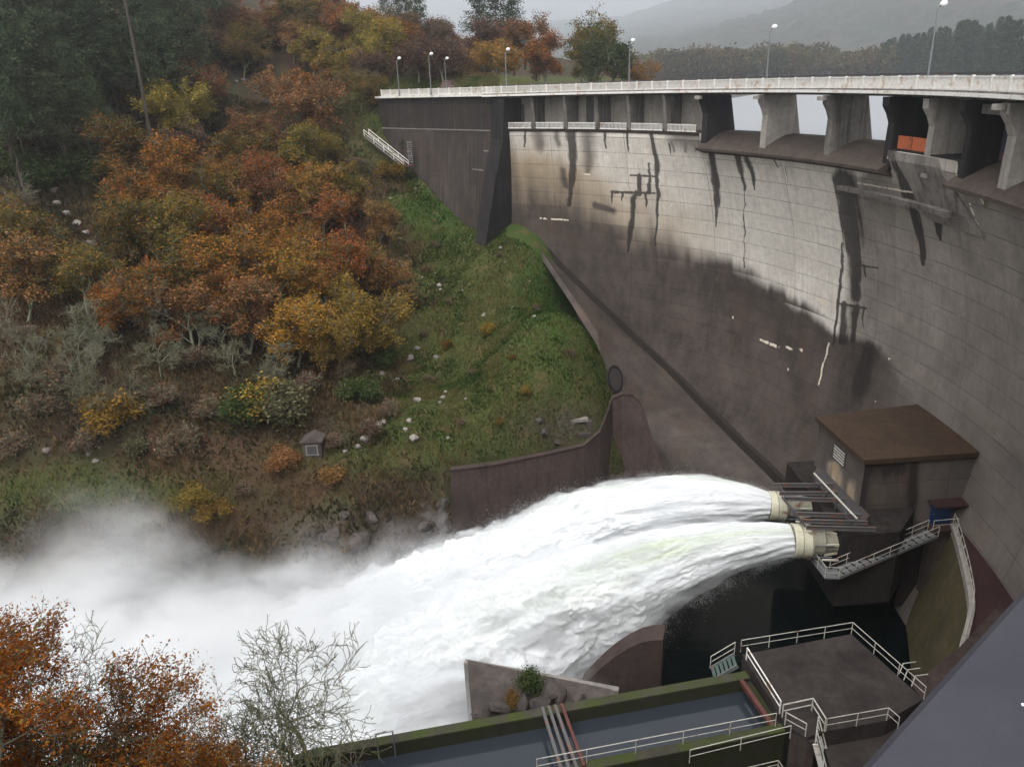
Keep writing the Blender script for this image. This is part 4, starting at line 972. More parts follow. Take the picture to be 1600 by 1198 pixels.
def on_upper(u, v): return spot(u, v, (60, 120, 180, 240, 300, 370, 440, 510, 580, 650), ('at the left edge', 'left of the thin trunks', 'left of the leaning trunk', 'at the leaning trunk', 'right of the leaning trunk', 'left of the pale brown crowns', 'above the pinkish oak', 'above the domed oak', 'left of the grass patch', 'above the wing wall', 'behind the lamps'), (15, 45, 80, 130, 200), ('at the very top', 'high up', 'upper slope', 'mid slope', 'lower slope', 'low down'))
def on_bank(u, v): return spot(u, v, (60, 140, 230, 320, 400, 480, 560, 640, 740), ('at the left edge', 'near the left edge', 'left of the oaks', 'under the oaks', 'below the middle oaks', 'above the stone hut', 'right of the stone hut', 'at the edge of the grass', 'on the grass', 'on the grass near the dam'), (280, 440, 520, 600, 680, 740), ('high up', 'upper bank', 'mid bank', 'middle bank', 'lower bank', 'low bank', 'just above the spray'))
OAKS = [  # crown middle in the photograph, height, leaf colour, what singles it out
 (250,345,9,'olive','olive and orange oak at the left edge of the big oak cluster'), (185,225,9,'olive','yellowish oak high on the left beneath the tall leaning pine trunk'),
 (290,250,9,'orange',None), (375,215,8.5,'olive',None), (455,150,9.5,'rust','rusty oak with a domed crown just left of the hut end of the crest'), (300,125,8.5,'rust','pinkish brown oak standing above the others beside the leaning pine'),
 (470,235,9,'olive',None), (330,400,9,'orange',None), (420,330,9,'orange',None), (500,335,8.5,'orange','bright orange oak at the edge of the stony slope'), (560,395,8.5,'orange','orange oak nearest the grass slope'),
 (545,290,7.5,'olive',None), (430,420,8.5,'orange',None), (500,430,8.5,'orange',None), (565,480,8,'yellow','yellow ochre oak at the lower right of the oak cluster'), (455,500,8,'orange',None), (375,480,8,'rust',None), (290,480,7.5,'rust',None),
 (190,330,8.5,'olive',None), (120,420,7.5,'olive',None), (40,350,9,'olive','olive brown oak at the left edge of the picture above the bare lichen trees'), (20,420,8.5,'rust',None), (350,300,8.5,'olive',None), (240,420,8,'olive',None), (410,270,8,'orange',None), (520,520,7,'yellow',None),
 (590,340,6,'rust',None), (610,430,5.5,'rust',None), (220,280,8,'orange',None), (330,350,8,'orange',None), (480,290,8,'orange',None)]
for _ in range(24):
    a_, q_ = rnd.uniform(0, 6.283), math.sqrt(rnd.random()); u_, v_ = 375+215*q_*math.cos(a_), 345+185*q_*math.sin(a_)
    OAKS.append((u_, v_, rnd.uniform(5.5, 8), rnd.choice(['orange', 'orange', 'olive', 'olive', 'rust'] if v_ > 260 else ['olive', 'olive', 'rust', 'orange']), None))
for i, (u, v, h, c, tx) in enumerate(OAKS):
    slope_tree('oak%d' % (i % 5), u, v, h*1.2, tx or {'olive': 'olive', 'orange': 'orange', 'rust': 'rusty brown', 'yellow': 'yellow'}[c]+' oak in the autumn cluster, '+in_cluster(u, v),
               c, 'autumn oaks on the left bank', sx=rnd.uniform(.95, 1.12))
UP = [(480,75,9,'yellow'),(545,80,9,'yellow'),(570,35,9,'orange'),(405,40,10,'rust'),(350,25,10,'brown'),(610,60,9,'orange'),(650,75,9,'brown'),(690,80,8,'brown'),(640,40,10,'brown'),(530,30,10,'orange'),(440,25,10,'olive'),(260,40,10,'brown'),(310,60,9,'brown'),(590,100,7,'brown'),(560,130,7,'olive'),(700,60,8,'rust'),(475,115,8,'orange'),(240,110,8,'brown'),(500,20,10,'olive'),(375,80,8,'olive')]
for i, (u, v, h, c) in enumerate(UP):
    slope_tree('oak%d' % ((i*2+1) % 5), u, v, h, {'yellow': 'yellow', 'orange': 'orange', 'brown': 'thin brown', 'rust': 'rusty', 'olive': 'olive'}[c]+' oak, upper left, '+on_upper(u, v), c, 'oaks high on the left slope', sx=rnd.uniform(1.0, 1.2))
for i, (u, v, h) in enumerate([(30,120,19),(75,110,18),(110,70,19),(150,60,18),(185,45,20),(220,70,18),(60,40,18),(15,210,16),(120,150,16),(270,15,18),(330,5,18),(10,40,20),(90,190,14),(150,190,13)]):
    slope_tree('pine%d' % (i % 3), u, v, h, 'tall dark pine, upper left, '+on_upper(u, v), None, 'pines on the upper left slope', sx=1.1)
for i in range(34):
    u_, v_ = rnd.uniform(-30, 330), rnd.uniform(-10, 120); v_ += max(0, 150-u_)*.6*rnd.random()
    slope_tree('pine%d' % (i % 3), u_, v_, rnd.uniform(12, 18), 'dark green pine, upper left, '+on_upper(u_, v_), None, 'pines on the upper left slope', sx=1.15)
for i in range(46):
    u_ = rnd.uniform(-20, 730); v_ = rnd.uniform(-10, 60 if u_ > 300 else 240); c_ = rnd.choice(['green', 'brown', 'green'] if u_ < 260 else ['brown', 'olive', 'orange', 'yellow', 'rust'])
    slope_tree('oak%d' % (i % 5), u_, v_, rnd.uniform(6, 10), {'green': 'dark green', 'yellow': 'yellowish', 'orange': 'orange leaved', 'brown': 'bare looking brown', 'rust': 'rust coloured', 'olive': 'olive green'}[c_]+' tree, upper left, '+on_upper(u_, v_), c_, 'oaks high on the left slope', sx=1.1)
def lean_trunk(u0, v0, u1, v1, R, label):
    a, b = PD(u0, v0, R), PD(u1, v1, R); a.z = min(a.z, gz(a.x, a.y)+4); base = Vector((a.x, a.y, gz(a.x, a.y)-.2))
    t = thing('pine_tree', label, 'tree', base, 'pines on the upper left slope')
    m = MB(); m.tube([base, base.lerp(b, .5)+Vector((.1, 0, 0)), b, b+(b-base)*.35], [.30, .24, .18, .1], 7); m.build('trunk', M_bark, t)
    tips = np.array([b-base+(b-base)*f+Vector((rnd.gauss(0, 1.5), rnd.gauss(0, 1.5), rnd.gauss(0, .5))) for f in np.linspace(.05, .4, 36)])
    link('crown', leaf_mesh('crown', tips, 26, .5, .16, LM['pine'], 5, .8), t)
lean_trunk(223, 160, 196, 5, 128, 'pine with a dark bare leaning trunk above the oaks')
lean_trunk(170, 110, 157, 0, 150, 'pine with a straight dark trunk left of the leaning one')
lean_trunk(55, 135, 38, 20, 140, 'pine with a thin leaning trunk near the left edge')
BARE = [(90,190,8,'pale bare tree with white forked trunk at the upper left'),(150,580,7,'pale lichen covered tree leaning over the lower left bank'),(110,520,7.5,None),(250,470,7,None),(300,500,6.5,None),(200,455,7,None),(30,500,7,'bare lichen tree at the left edge above the grassy strip'),(270,420,7,None),(420,560,6,None),(200,600,6,None),(60,560,6.5,None),(360,540,6,None),(160,400,7,None),(330,270,7,None),(400,250,7,None),(20,300,7,None),(150,500,6.5,None),(240,540,6,None)]
for i, (u, v, h, tx) in enumerate(BARE):
    slope_tree('bare%d' % (i % 3), u, v, h, tx or 'nearly leafless tree with pale lichen twigs, '+on_bank(u, v), 'lichen' if i % 3 else 'brown', 'bare lichen trees on the left bank', sx=1.15)
BUSH = [(440,640,4.2,'lichen','pale yellow lichen bush standing above the stone hut'),(405,630,3.6,'yellow','yellow leaved bush beside the pale lichen bush'),(375,640,3.6,'green','dark green bush left of the yellow bush'),(175,645,3.2,'yellow','small orange yellow bush low on the left bank'),(215,700,1.8,'lichen','tiny pale bush alone above the grassy strip'),
  (70,640,3.4,'brown',None),(130,690,3,'brown',None),(280,690,3,'brown',None),(330,640,2.8,'brown',None),(560,610,2.6,'green',None),(600,560,2.6,'green',None),(540,580,2.6,'brown',None),(610,640,2.2,'brown',None),(480,600,3,'brown',None),(20,700,3,'brown',None),(300,780,2,'olive',None),(380,770,2,'brown',None),(330,800,1.8,'yellow',None),
  (120,260,4,'green',None),(170,270,4,'green',None),(60,280,4,'green',None),(20,260,4,'green',None),(150,150,4,'green',None),(610,270,2.6,'olive',None),(760,515,1.5,'yellow','small ochre shrub alone in the middle of the grass slope'),(580,670,2.2,'brown',None),(520,690,2,'brown',None),(440,720,2,'rust',None),(520,745,1.8,'rust','red brown bracken bush just right of the stone hut'),(90,590,3.5,'brown',None),(250,620,3,'brown',None),(300,560,3,'brown',None),(640,230,2.5,'green',None),(700,470,1.0,'brown','low brown bracken clump on the open grass slope'),(835,480,1.1,'brown','low brown bracken clump on the open grass slope'),(890,555,1.0,'brown','low brown bracken clump on the open grass slope'),(780,400,0.8,'brown','low brown bracken clump on the open grass slope'),(680,380,1.2,'brown','low brown bracken clump on the open grass slope'),(665,420,1.3,'brown','low brown bracken clump on the open grass slope'),(740,580,0.9,'brown','low brown bracken clump on the open grass slope'),(660,520,1.3,'brown','low brown bracken clump on the open grass slope'),(820,610,0.8,'olive','low olive bracken clump on the open grass slope'),(720,660,0.9,'brown','low brown bracken clump on the open grass slope'),(670,590,1.1,'brown','low brown bracken clump on the open grass slope'),(800,560,0.7,'olive','low olive bracken clump on the open grass slope'),(640,470,1.4,'brown','low brown bracken clump on the open grass slope'),(860,420,0.8,'olive','low olive bracken clump on the open grass slope'),(700,540,1.0,'olive','low olive bracken clump on the open grass slope'),(780,660,0.8,'olive','low olive bracken clump on the open grass slope'),(560,260,3,'brown',None)]
for i, (u, v, h, c, tx) in enumerate(BUSH):
    p = ground_at(u, v, h*.5)
    plant(('twig%d' if c == 'brown' else 'bush%d') % (i % 2), (p.x, p.y, p.z-.1), h, tx or '%s bush in the bank undergrowth, %s' % (c, on_bank(u, v)), 'bush', 'bushes on the left bank', c, sx=1.25)
# trees behind the crest at the left abutment
BACK = [('oak0',780,85,150,9,'orange','broad orange oak behind the crest, left of the larger orange one'),('oak1',850,85,150,10,'orange','broad orange oak behind the middle of the left parapet'),('oak2',905,85,152,9,'olive','olive oak between the orange oak and the dark tree at the lake edge'),
 ('oak3',955,70,150,12,'green','tall dark green tree at the lake edge right of the orange oaks'),('oak4',990,110,150,6.5,'rust','small dark red tree at the lake edge beside the tall green tree'),('oak1',755,65,160,11,'brown','brown tree behind the orange oaks'),('oak2',820,55,162,10,'rust','rust tree rising behind the orange oaks'),('oak0',720,90,165,9,'brown','brown tree behind the low roofed hut'),
 ('oak3',930,45,158,11,'olive','olive topped tree just left of the dark green tree'),('oak4',740,110,150,5,'olive','low olive tree at the end of the orange oaks'),('oak2',675,100,150,7,'brown','brown thicket tree behind the second street lamp'),('oak4',635,105,150,7,'brown','brown thicket tree behind the first street lamp')]
for k_, u, v, R, h, c, tx in BACK:
    p = PD(u, v, R); plant(k_, (p.x, p.y, p.z-h*.62), h, tx, 'tree', 'trees behind the left end of the crest', c, sx=1.15)
for i, (u, v, R, h) in enumerate([(775,12,185,19),(745,20,190,17),(800,22,188,16)]):
    p = PD(u, v, R); plant('pine%d' % i, (p.x, p.y, p.z-h*.8), h, 'pine standing tall behind the %s' % ('left orange oak', 'brown tree', 'rust tree')[i], 'tree', 'pines behind the crest', sx=1.2)
for i, (u, R) in enumerate([(622,190),(634,185),(648,195),(658,188),(604,190)]):
    p = PD(u, 40, R); h = 19; plant('pine%d' % (i % 3), (p.x, p.y, p.z-h*.55), h, 'thin tall bare stemmed pine on the ridge above the crest road', 'tree', 'thin pines on the ridge', sx=.55)
# lakeshore: one mass of broadleaf wood, single conifers
def wood_mass():
    V, F, T, n0 = [], [], [], 0; g = np.random.default_rng(5)
    for i in range(170):
        az = g.uniform(8.5, 25.5); R = np.interp(az, [5, 22, 26], [560, 540, 440])+4+abs(g.normal(0, 40)); h = 1.65*g.uniform(8, 13)*(1-.3*(az > 22)); x, y = R*math.sin(math.radians(az)), R*math.cos(math.radians(az)); z = float(hill_z(az, R))
        N = 560; d = g.normal(0, 1, (N, 3)); d /= np.linalg.norm(d, axis=1)[:, None]; d *= (.55+.45*g.random(N)[:, None])
        lob = 1+.35*(vnoise(d*2.2+i)-.5)
        P = np.array([x, y, z+h*.55])+d*np.array([h*.42, h*.42, h*.5])*lob[:, None]
        a = g.normal(0, 1, (N, 3)); a /= np.linalg.norm(a, axis=1)[:, None]; b = np.cross(a, g.normal(0, 1, (N, 3))); b /= np.linalg.norm(b, axis=1)[:, None]; s = g.uniform(.5, 1.3, N)[:, None]
        V.append(np.stack([P-a*s, P+b*s*.6, P+a*s, P-b*s*.6], 1).reshape(-1, 3)); c = g.random(); T.append(np.repeat(np.stack([np.clip(c+g.normal(0, .15, N), 0, 1), g.random(N), np.full(N, c)], 1), 4, 0))
    V = np.concatenate(V); me = npmesh('lakeshore_wood', V, np.arange(len(V)).reshape(-1, 4), leaf_mat('leaf_wood', [(.03, .04, .018), (.07, .05, .025), (.13, .07, .035), (.07, .07, .03)]), {'tint': np.concatenate(T)}, smooth=False)
    tag(link('lakeshore_wood', me), 'brownish autumn wood along the far shore of the reservoir', kind='stuff')
wood_mass()
for i in range(125):
    az = 24.6+rnd.random()*12.5 if i > 5 else rnd.choice([23.6, 24.2, 22.9])+rnd.random()*.4; R = float(np.interp(az, [22, 25, 34, 40], [540, 470, 335, 290]))+rnd.uniform(3, 100); h = 1.35*rnd.uniform(12, 18)*(.75 if i < 6 else 1)*float(np.interp(az, [25, 28], [.8, 1])); p = pa(az, R, float(hill_z(az, R))-.5)
    plant('conifer%d' % (i % 2), p, h, 'dark spired conifer of the misty lakeshore plantation '+('standing apart at its left end' if az < 24.6 else 'left of the tall lamp' if az < 27.5 else 'behind the tall lamp' if az < 30 else 'right of the tall lamp'), 'tree', 'conifers of the lakeshore plantation')
# copper oaks and bare tree close to the viewpoint
NEAR = [('near0',105,1205,27,8.6,'copper leaved oak filling the bottom left corner'),('near1',-60,1150,25,8,'orange oak cut by the left edge of the picture near the spray'),('near1',335,1265,25.5,6.4,'low reddish oak just left of the bare tree'),('near0',230,1260,27.5,7.4,'copper oak between the corner oak and the low reddish one')]
for k_, u, v, R, h, tx in NEAR:
    p = PD(u, v, R); plant(k_, (p.x, p.y, p.z-h*.62), h, tx, 'tree', 'autumn oaks on the near bank', name='oak_tree')
for u, v, R, h, tx in ((418, 1100, 30, 11.2, 'large bare tree with greenish lichen twigs in front of the white spray'), (335, 1145, 31, 8.6, 'smaller bare tree left of the large bare one in front of the spray'), (50, 1090, 30, 8, 'bare pale tree behind the copper oak at the left')):
    p = PD(u, v, R); plant('nbare', (p.x, p.y, p.z-h*.66), h, tx, 'tree', 'bare trees on the near bank', name='bare_tree', sx=1.05)
p = PD(-215, 625, 26); plant('near1', (p.x, p.y, p.z-8.2), 11, 'bright orange oak branch reaching in at the left edge', 'tree', 'autumn oaks on the near bank', 'orange', name='oak_tree', sx=.32)
p = PD(955, 1215, 36.5); plant('bush0', (p.x-1.2, p.y-.5, p.z-.6), 1.5, 'bright green bush on the near edge of the canal', 'bush', None, 'green', sx=1.5)
p = PD(1040, 1200, 37); plant('bush1', (p.x, p.y-.4, p.z-.9), 2.2, 'upright green bush right of the low one by the canal rail', 'bush', None, 'olive')

# ------------------------------------------------------------------ ground cover
def cover():
    g = np.random.default_rng(9); N = 480000
    u = g.uniform(-40, 960, N); v = g.uniform(130, 900, N)
    # spread evenly over the picture's slope by sampling the bank and weighting by size
    x = g.uniform(-75, 14, N); y = g.uniform(60, 145, N); z = ground(x, y); P = np.stack([x, y, z], 1)
    gr, red, rock, lush, n2, n3 = bank_masks(P)
    inside = (np.hypot(x-CX, y-CY) < 64) | (y < 90) | (x < 0)
    k1 = inside & (g.random(N) < gr*.85); k2 = inside & (g.random(N) < (1-gr)*.36*(1-rock*.7))
    for nm, kk, hh, ww, mat, lab in (('grass', k1, .20, .055, leaf_mat('blade_grass', [(.022, .042, .008), (.045, .068, .014), (.078, .088, .024), (.12, .09, .04)]), 'short green and straw grass on the open slope'),
                                     ('undergrowth', k2, .34, .10, leaf_mat('leaf_bracken', [(.030, .030, .014), (.060, .046, .022), (.095, .052, .030), (.13, .09, .045)]), 'brown bracken and low undergrowth under the trees')):
        Q = P[kk]; n = len(Q); a = g.uniform(0, 6.28, n); d = np.stack([np.cos(a), np.sin(a), 0*a], 1); up = np.stack([g.normal(0, .45, n), g.normal(0, .45, n)-.25, np.ones(n)], 1)
        s = g.uniform(.5, 1.5, n)[:, None]
        V = np.stack([Q-d*ww*s+[0, 0, -.05], Q+d*ww*s+[0, 0, -.05], Q+up*hh*s+d*ww*.5*s, Q+up*hh*s*.9-d*ww*.5*s], 1).reshape(-1, 3)
        patch = fbm(Q*.3+4, 4); lu = lush[kk]
        t = np.clip(sstep(.34, .62, patch)*.95+g.normal(0, .18, n)-.35*lu*(nm == 'grass')+.35*red[kk]*(nm != 'grass'), 0, 1)
        me = npmesh(nm, V, np.arange(n*4).reshape(-1, 4), mat, {'tint': np.repeat(np.stack([t, g.random(n), t], 1), 4, 0)}, smooth=False)
        tag(link(nm, me), lab, kind='stuff')
cover()
def rock_mesh(seed, flat=.7):
    import bmesh
    b = bmesh.new(); bmesh.ops.create_icosphere(b, subdivisions=2, radius=.5); g = np.random.default_rng(seed)
    pl = [Vector(g.normal(0, 1, 3)).normalized() for _ in range(9)]; ds = g.uniform(.28, .42, 9)
    for vt in b.verts:
        for q, d in zip(pl, ds):
            e = vt.co.dot(q)-d
            if e > 0: vt.co -= q*e
        vt.co.z *= flat
    co = np.array([q.co[:] for q in b.verts]); dn = fbm(co*4+seed, 3)-.5
    for vt, d in zip(b.verts, dn): vt.co *= 1+.5*d
    me = bpy.data.meshes.new('rock'); b.to_mesh(me); b.free(); me.materials.append(M_rock); return me
ROCKS = [(782,388,.7),(790,410,.4),(686,447,.9),(688,455,.6),(680,430,.5),(755,495,.7),(757,490,.5),(801,480,.5),(722,453,.4),(652,548,1.1),(640,560,1.2),(681,558,.9),(653,628,1.3),(692,622,.8),(697,612,.7),(688,630,.6),(727,623,.5),(640,660,.8),(646,690,1.3),(634,672,.7),(596,585,1.0),(600,575,.8),(620,592,.6),(590,665,1.0),(570,690,1.2),(600,660,.8),(635,400,.5),(612,420,.6),(622,425,.4),(660,435,.5),(835,495,.6),(840,485,.6),(795,447,.4),(828,443,.4),(812,540,.3),(797,541,.3),(580,300,.7),(610,310,.6),(600,270,.6),(565,280,.7),(575,330,.6),(625,375,.6),(590,610,.9),(577,598,.9),(700,690,.5),(560,700,.8),(540,705,.7),(85,300,1.4),(90,320,1.3),(105,335,1.2),(120,350,1.4),(135,365,1.2),(85,280,1.3),(140,380,1.1),(380,125,1.0),(370,130,1.2),(75,710,1.0),(140,710,.9),(150,720,.8)]
RM = [rock_mesh(s) for s in range(4)]
for i, (u, v, s) in enumerate(ROCKS):
    p = ground_at(u, v, .1); o = link('rock', RM[i % 4]); o.location = p+Vector((0, 0, .1*s)); o.scale = (s, s*.9, s); o.rotation_euler = (rnd.uniform(-.3, .3), rnd.uniform(-.3, .3), rnd.uniform(0, 6.3))
    tag(o, ('pale boulder' if s >= .9 else 'pale stone' if s >= .6 else 'small pale stone')+' lying on the bank, '+on_bank(u, v), 'rock', 'pale rocks on the left bank')
CLIFF = [(520,830,3.2),(560,845,3.6),(600,860,3.2),(640,850,3.8),(680,860,2.8),(700,820,2.4),(660,820,2.6),(500,860,2.6),(620,885,2.4),(560,880,2.4),(580,810,2.4),(690,790,2.2),(540,800,2.),(850,672,1.8),(842,655,1.5),(870,690,1.6)]
RD = [rock_mesh(s+20, .8) for s in range(3)]
for m_ in RD: m_.materials[0] = M_rockd
for i, (u, v, s) in enumerate(CLIFF):
    p = ground_at(u, v, .2); o = link('rock', RD[i % 3]); o.location = p+Vector((0, 0, -.1*s)); s *= .62; o.scale = (s*1.3, s, s); o.rotation_euler = (rnd.uniform(-.4, .4), rnd.uniform(-.4, .4), rnd.uniform(0, 6.3))
    tag(o, 'dark wet boulder in the low cliff just above the white water' if v > 760 else 'grey boulder beside the stone culvert', 'rock', 'dark boulders above the river')

# ------------------------------------------------------------------ small things on the bank
def training_wall():
    T = [(704,736,68.2),(770,728,70),(850,712,73),(912,698,75.6),(938,676,78),(950,645,80.5),(957,624,82.5),(972,617,83.2),(988,618,83.4),(1001,632,82.5),(1010,655,81.5),(1020,690,80),(1040,745,78),(1060,790,76.5)]
    t = thing('training_wall', 'reddish brown curved concrete training wall lining the bank behind the water jets', 'wall', PD(850, 780, 69))
    top = [PD(*q) for q in T]; m = MB(); se = []
    for p in top:
        dirn = Vector((-.10, -1, 0)).normalized()
        bt = p+dirn*(p.z+45)*.34; bt.z = -45
        se.append([p, bt, bt+Vector((0, 2.5, 0)), p+Vector((.1, 1.0, 0)), p+Vector((0, .9, .02))])
    m.sweep(se); m.build('wall', M_brown, t)
    m = MB(); m.sweep([[p+Vector((0, -.08, .0)), p+Vector((0, .5, .0)), p+Vector((0, .5, .16)), p+Vector((0, -.08, .16))] for p in top]); m.build('coping', M_brown, t)
training_wall()
def hut():
    p = ground_at(490, 722); t = thing('stone_hut', 'tiny grey stone hut with dark square opening low on the left bank', 'hut', p)
    m = MB(); m.box(p+Vector((0, 1.1, 1.0)), (2.2, 2.0, 2.3)); m.build('wall', M_rockd, t)
    m = MB(); m.poly([p+Vector(q) for q in ((-1.3, -.1, 2.152), (1.3, -.1, 2.152), (1.3, 2.3, 2.152), (-1.3, 2.3, 2.152), (0, -.1, 2.85), (0, 2.3, 2.85))], [(0, 1, 4), (3, 5, 2), (0, 4, 5, 3), (1, 2, 5, 4), (0, 3, 2, 1)]); m.build('roof', M_rockd, t)
    m = MB(); m.box(p+Vector((0, .10, 1.05)), (1.15, .06, 1.2)); f = m.build('opening', M_dsteel, t)
    m = MB()
    for c, d in (((0, .08, .42), (1.5, .14, .14)), ((0, .08, 1.70), (1.5, .14, .14)), ((-.65, .08, 1.05), (.14, .14, 1.13)), ((.65, .08, 1.05), (.14, .14, 1.13))): m.box(p+Vector(c), d)
    m.build('frame', M_conc, t); t.scale = (.85, .85, .8)
hut()
def disc():
    c = PD(961, 593, 87.5); t = thing('steel_hatch', 'dark round steel hatch cover standing open at the end of the training wall', 'hatch', c-Vector((0, 0, 1.4)))
    ax = Vector((.75, -.55, .25)).normalized(); m = MB(); m.tube([c-ax*.08, c+ax*.08], 1.75, 36); m.build('cover', M_dark, t)
    m = MB(); m.tube([c+ax*.08, c+ax*.14], 1.35, 30); m.build('inner_plate', M_dsteel, t)
    m = MB(); m.beam(c-Vector((0, 0, 1.5)), c-Vector((0, 0, 2.1))+Vector((-.5, .2, 0)), .3, .3); m.build('hinge', M_steel, t)
disc()
def culvert():
    p = PD(897, 668, 79.3); t = thing('stone_culvert', 'broken stone culvert with a dark opening above the training wall', 'culvert', p)
    m = MB(); m.box(p+Vector((0, .3, 1.0)), (3.0, 1.6, .35), .12); m.build('lintel', M_rock, t)
    m = MB(); m.box(p+Vector((0, .5, .2)), (2.6, .6, 1.2), .12); m.build('opening', M_dsteel, t)
    for dx in (-1.6, 1.6): m = MB(); m.box(p+Vector((dx, .25, .2)), (.6, 1.2, 1.25), .12); m.build('side_block', M_rockd, t)
    m = MB(); m.box(p+Vector((.1, -.3, -.65)), (3.4, 1.4, .5), .12); m.build('apron', M_rockd, t)
culvert()
def crest_hut():
    p = PD(722, 130, 141); t = thing('roadside_hut', 'low hut with pinkish tiled roof beside the crest road', 'hut', (p.x, p.y, -3.1))
    q = Vector((p.x, p.y, -3.1)); m = MB(); m.box(q+Vector((0, 0, 1.0)), (6.5, 4, 2.0)); m.build('wall', metal('hut_wall', (.13, .14, .16), .8), t)
    m = MB(); m.poly([q+Vector(a) for a in ((-3.6, -2.4, 2.003), (3.6, -2.4, 2.003), (3.6, 2.4, 2.003), (-3.6, 2.4, 2.003), (-3.2, 0, 3.1), (3.2, 0, 3.1))], [(0, 1, 5, 4), (3, 4, 5, 2), (0, 4, 3), (1, 2, 5), (0, 3, 2, 1)]); m.build('roof', concrete('roof_pink', (.13, .085, .08), (.08, .055, .05), .1), t)
    m = MB(); m.box(q+Vector((-2.2, -2.03, 1.0)), (.9, .06, 1.8)); m.build('door', M_dsteel, t)
crest_hut()

# railings: each is a thing with its posts and rails
def railing(name, label, pts, h=.95, step=2.0, mat=None, rails=(1.0, .5), r=.025, group=None, posts_up=.0):
    mat = mat or M_rail; pts = [Vector(p) for p in pts]; t = thing(name, label, 'railing', pts[0], group)
    done = []
    for a, b in zip(pts[:-1], pts[1:]):
        n = max(1, round((b-a).length/step))
        for k in range(n+1):
            p = a.lerp(b, k/n)
            if any((p-q).length < .05 for q in done): continue
            done.append(p); m = MB(); m.tube([p, p+Vector((0, 0, h+posts_up))], r*1.05, 6); m.build('post', mat, t)
    for f in rails:
        m = MB()
        for a, b in zip(pts[:-1], pts[1:]): m.tube([a+Vector((0, 0, h*f)), b+Vector((0, 0, h*f))], r if f == rails[0] else r*.75, 6)
        m.build('rail', mat, t)
    return t
def stairs(name, label, a, b, wd, n, tread, string, loc=None):
    a, b = Vector(a), Vector(b); t = thing(name, label, 'stairs', b); d = b-a; hd = Vector((d.x, d.y, 0)).normalized(); sd = Vector((-hd.y, hd.x, 0)); an = math.atan2(hd.y, hd.x)
    for k in range(n):
        p = a+d*((k+.5)/n); m = MB(); m.box(p, (d.xy.length/n*.85, wd, .05), an); m.build('tread', tread, t)
    for s in (-1, 1):
        m = MB(); m.beam(a+sd*s*(wd/2+.04)-Vector((0, 0, .05)), b+sd*s*(wd/2+.04)-Vector((0, 0, .05)), .07, .24); m.build('stringer', string, t)
    return t, sd
# stair from the wing wall down to the gallery hatch
a, b = PD(572, 203, 132.5)-Vector((0, 0, .9)), PD(634, 252, 127.5)-Vector((0, 0, .9))
stairs('bank_stair', 'steep stair with white rails below the end of the wing wall', a, b, 1.0, 16, M_conc, M_conc)
railing('stair_rail', 'outer white handrail of the stair below the wing wall', [a+Vector((-.3, -.55, 0)), b+Vector((-.3, -.55, 0))], .95, 2.4, M_white, r=.05, group='handrails of the wing wall stair')
railing('stair_rail', 'inner white handrail of the stair against the wing wall', [a+Vector((.3, .55, 0)), b+Vector((.3, .55, 0))], .95, 2.4, M_white, r=.05, group='handrails of the wing wall stair')
def cage():
    p = PD(642, 256, 126.6); t = thing('caged_ladder', 'caged steel ladder against the dark wing wall at the foot of the stair', 'ladder', p)
    for dx in (-.3, .3): m = MB(); m.tube([p+Vector((dx, 0, 0)), p+Vector((dx, 0, 3.4))], .05, 6); m.build('stile', M_galv, t)
    for k in range(10): m = MB(); m.tube([p+Vector((-.3, 0, .3+k*.32)), p+Vector((.3, 0, .3+k*.32))], .03, 5); m.build('rung', M_galv, t)
    for k in range(4):
        m = MB(); z = 1.2+k*.7; m.tube([p+Vector((.45*math.cos(w_), -.55*math.sin(w_), z)) for w_ in np.linspace(0, math.pi, 9)], .04, 5); m.build('hoop', M_galv, t)
    m = MB(); m.box(p+Vector((-.5, -.4, -.2)), (1.8, 1.2, .15)); m.build('landing', M_red, t)
cage()

# ------------------------------------------------------------------ walkway at the toe of the dam, its wall and rail
toe = thing('toe_walkway', 'dark red curved walkway along the toe of the dam below the blue door', 'walkway', arc(-15, 65.2, -43))
TW = [(-1.5,33.0)]
TZ = -34.35
def r_in(th): return float(np.interp(th, [-40, -20, -16.8, -13, -8, -4.5, -2], [60, 63.3, 64.4, 66.1, 67.5, 68.6, 69.2]))
def tsweep(sec, t0, t1, n):
    m = MB(); m.sweep([[arc(t0+(t1-t0)*i/n, r_in(t0+(t1-t0)*i/n)+a if k else b_, z) for a, b_, z, k in sec] for i in range(n+1)]); return m
tsweep([(.2, 0, TZ, 1), (0, 71, TZ, 0), (0, 71, TZ-.5, 0), (.2, 0, TZ-.5, 1)], -3.0, -40, 44).build('deck', M_path, toe)
tsweep([(-.2, 0, TZ+.18, 1), (.19, 0, TZ+.18, 1), (.19, 0, TZ-.5, 1), (-.2, 0, TZ-.5, 1)], -4.2, -38, 44).build('kerb', M_pierl, toe)
tsweep([(-.1, 0, TZ-.503, 1), (.6, 0, TZ-.503, 1), (.2, 0, -38, 1), (-1.5, 0, -45, 1), (-3.2, 0, -45, 1), (-.9, 0, -38, 1)], -3.8, -38, 44).build('retaining_wall', M_toe, toe)
railing('walkway_rail', 'pale curved railing along the inner edge of the red walkway', [arc(t_, r_in(t_), TZ+.18) for t_ in np.linspace(-4.2, -17.5, 12)], .9, 1.8, group='railings around the valve house')
ld = thing('door_landing', 'small landing outside the blue door at the top of the stair', 'landing', (33.6, 51.6, -35))
m = MB(); m.prism([(32.4, 51.2), (34.6, 51.4), (34.7, 52.3), (32.4, 52.3)], -34.6, -34.4); m.build('slab', M_path, ld)
m = MB(); m.prism([(32.7, 51.6), (34.4, 51.7), (34.4, 52.3), (32.7, 52.3)], -42, -34.503); m.build('support', M_house, ld)
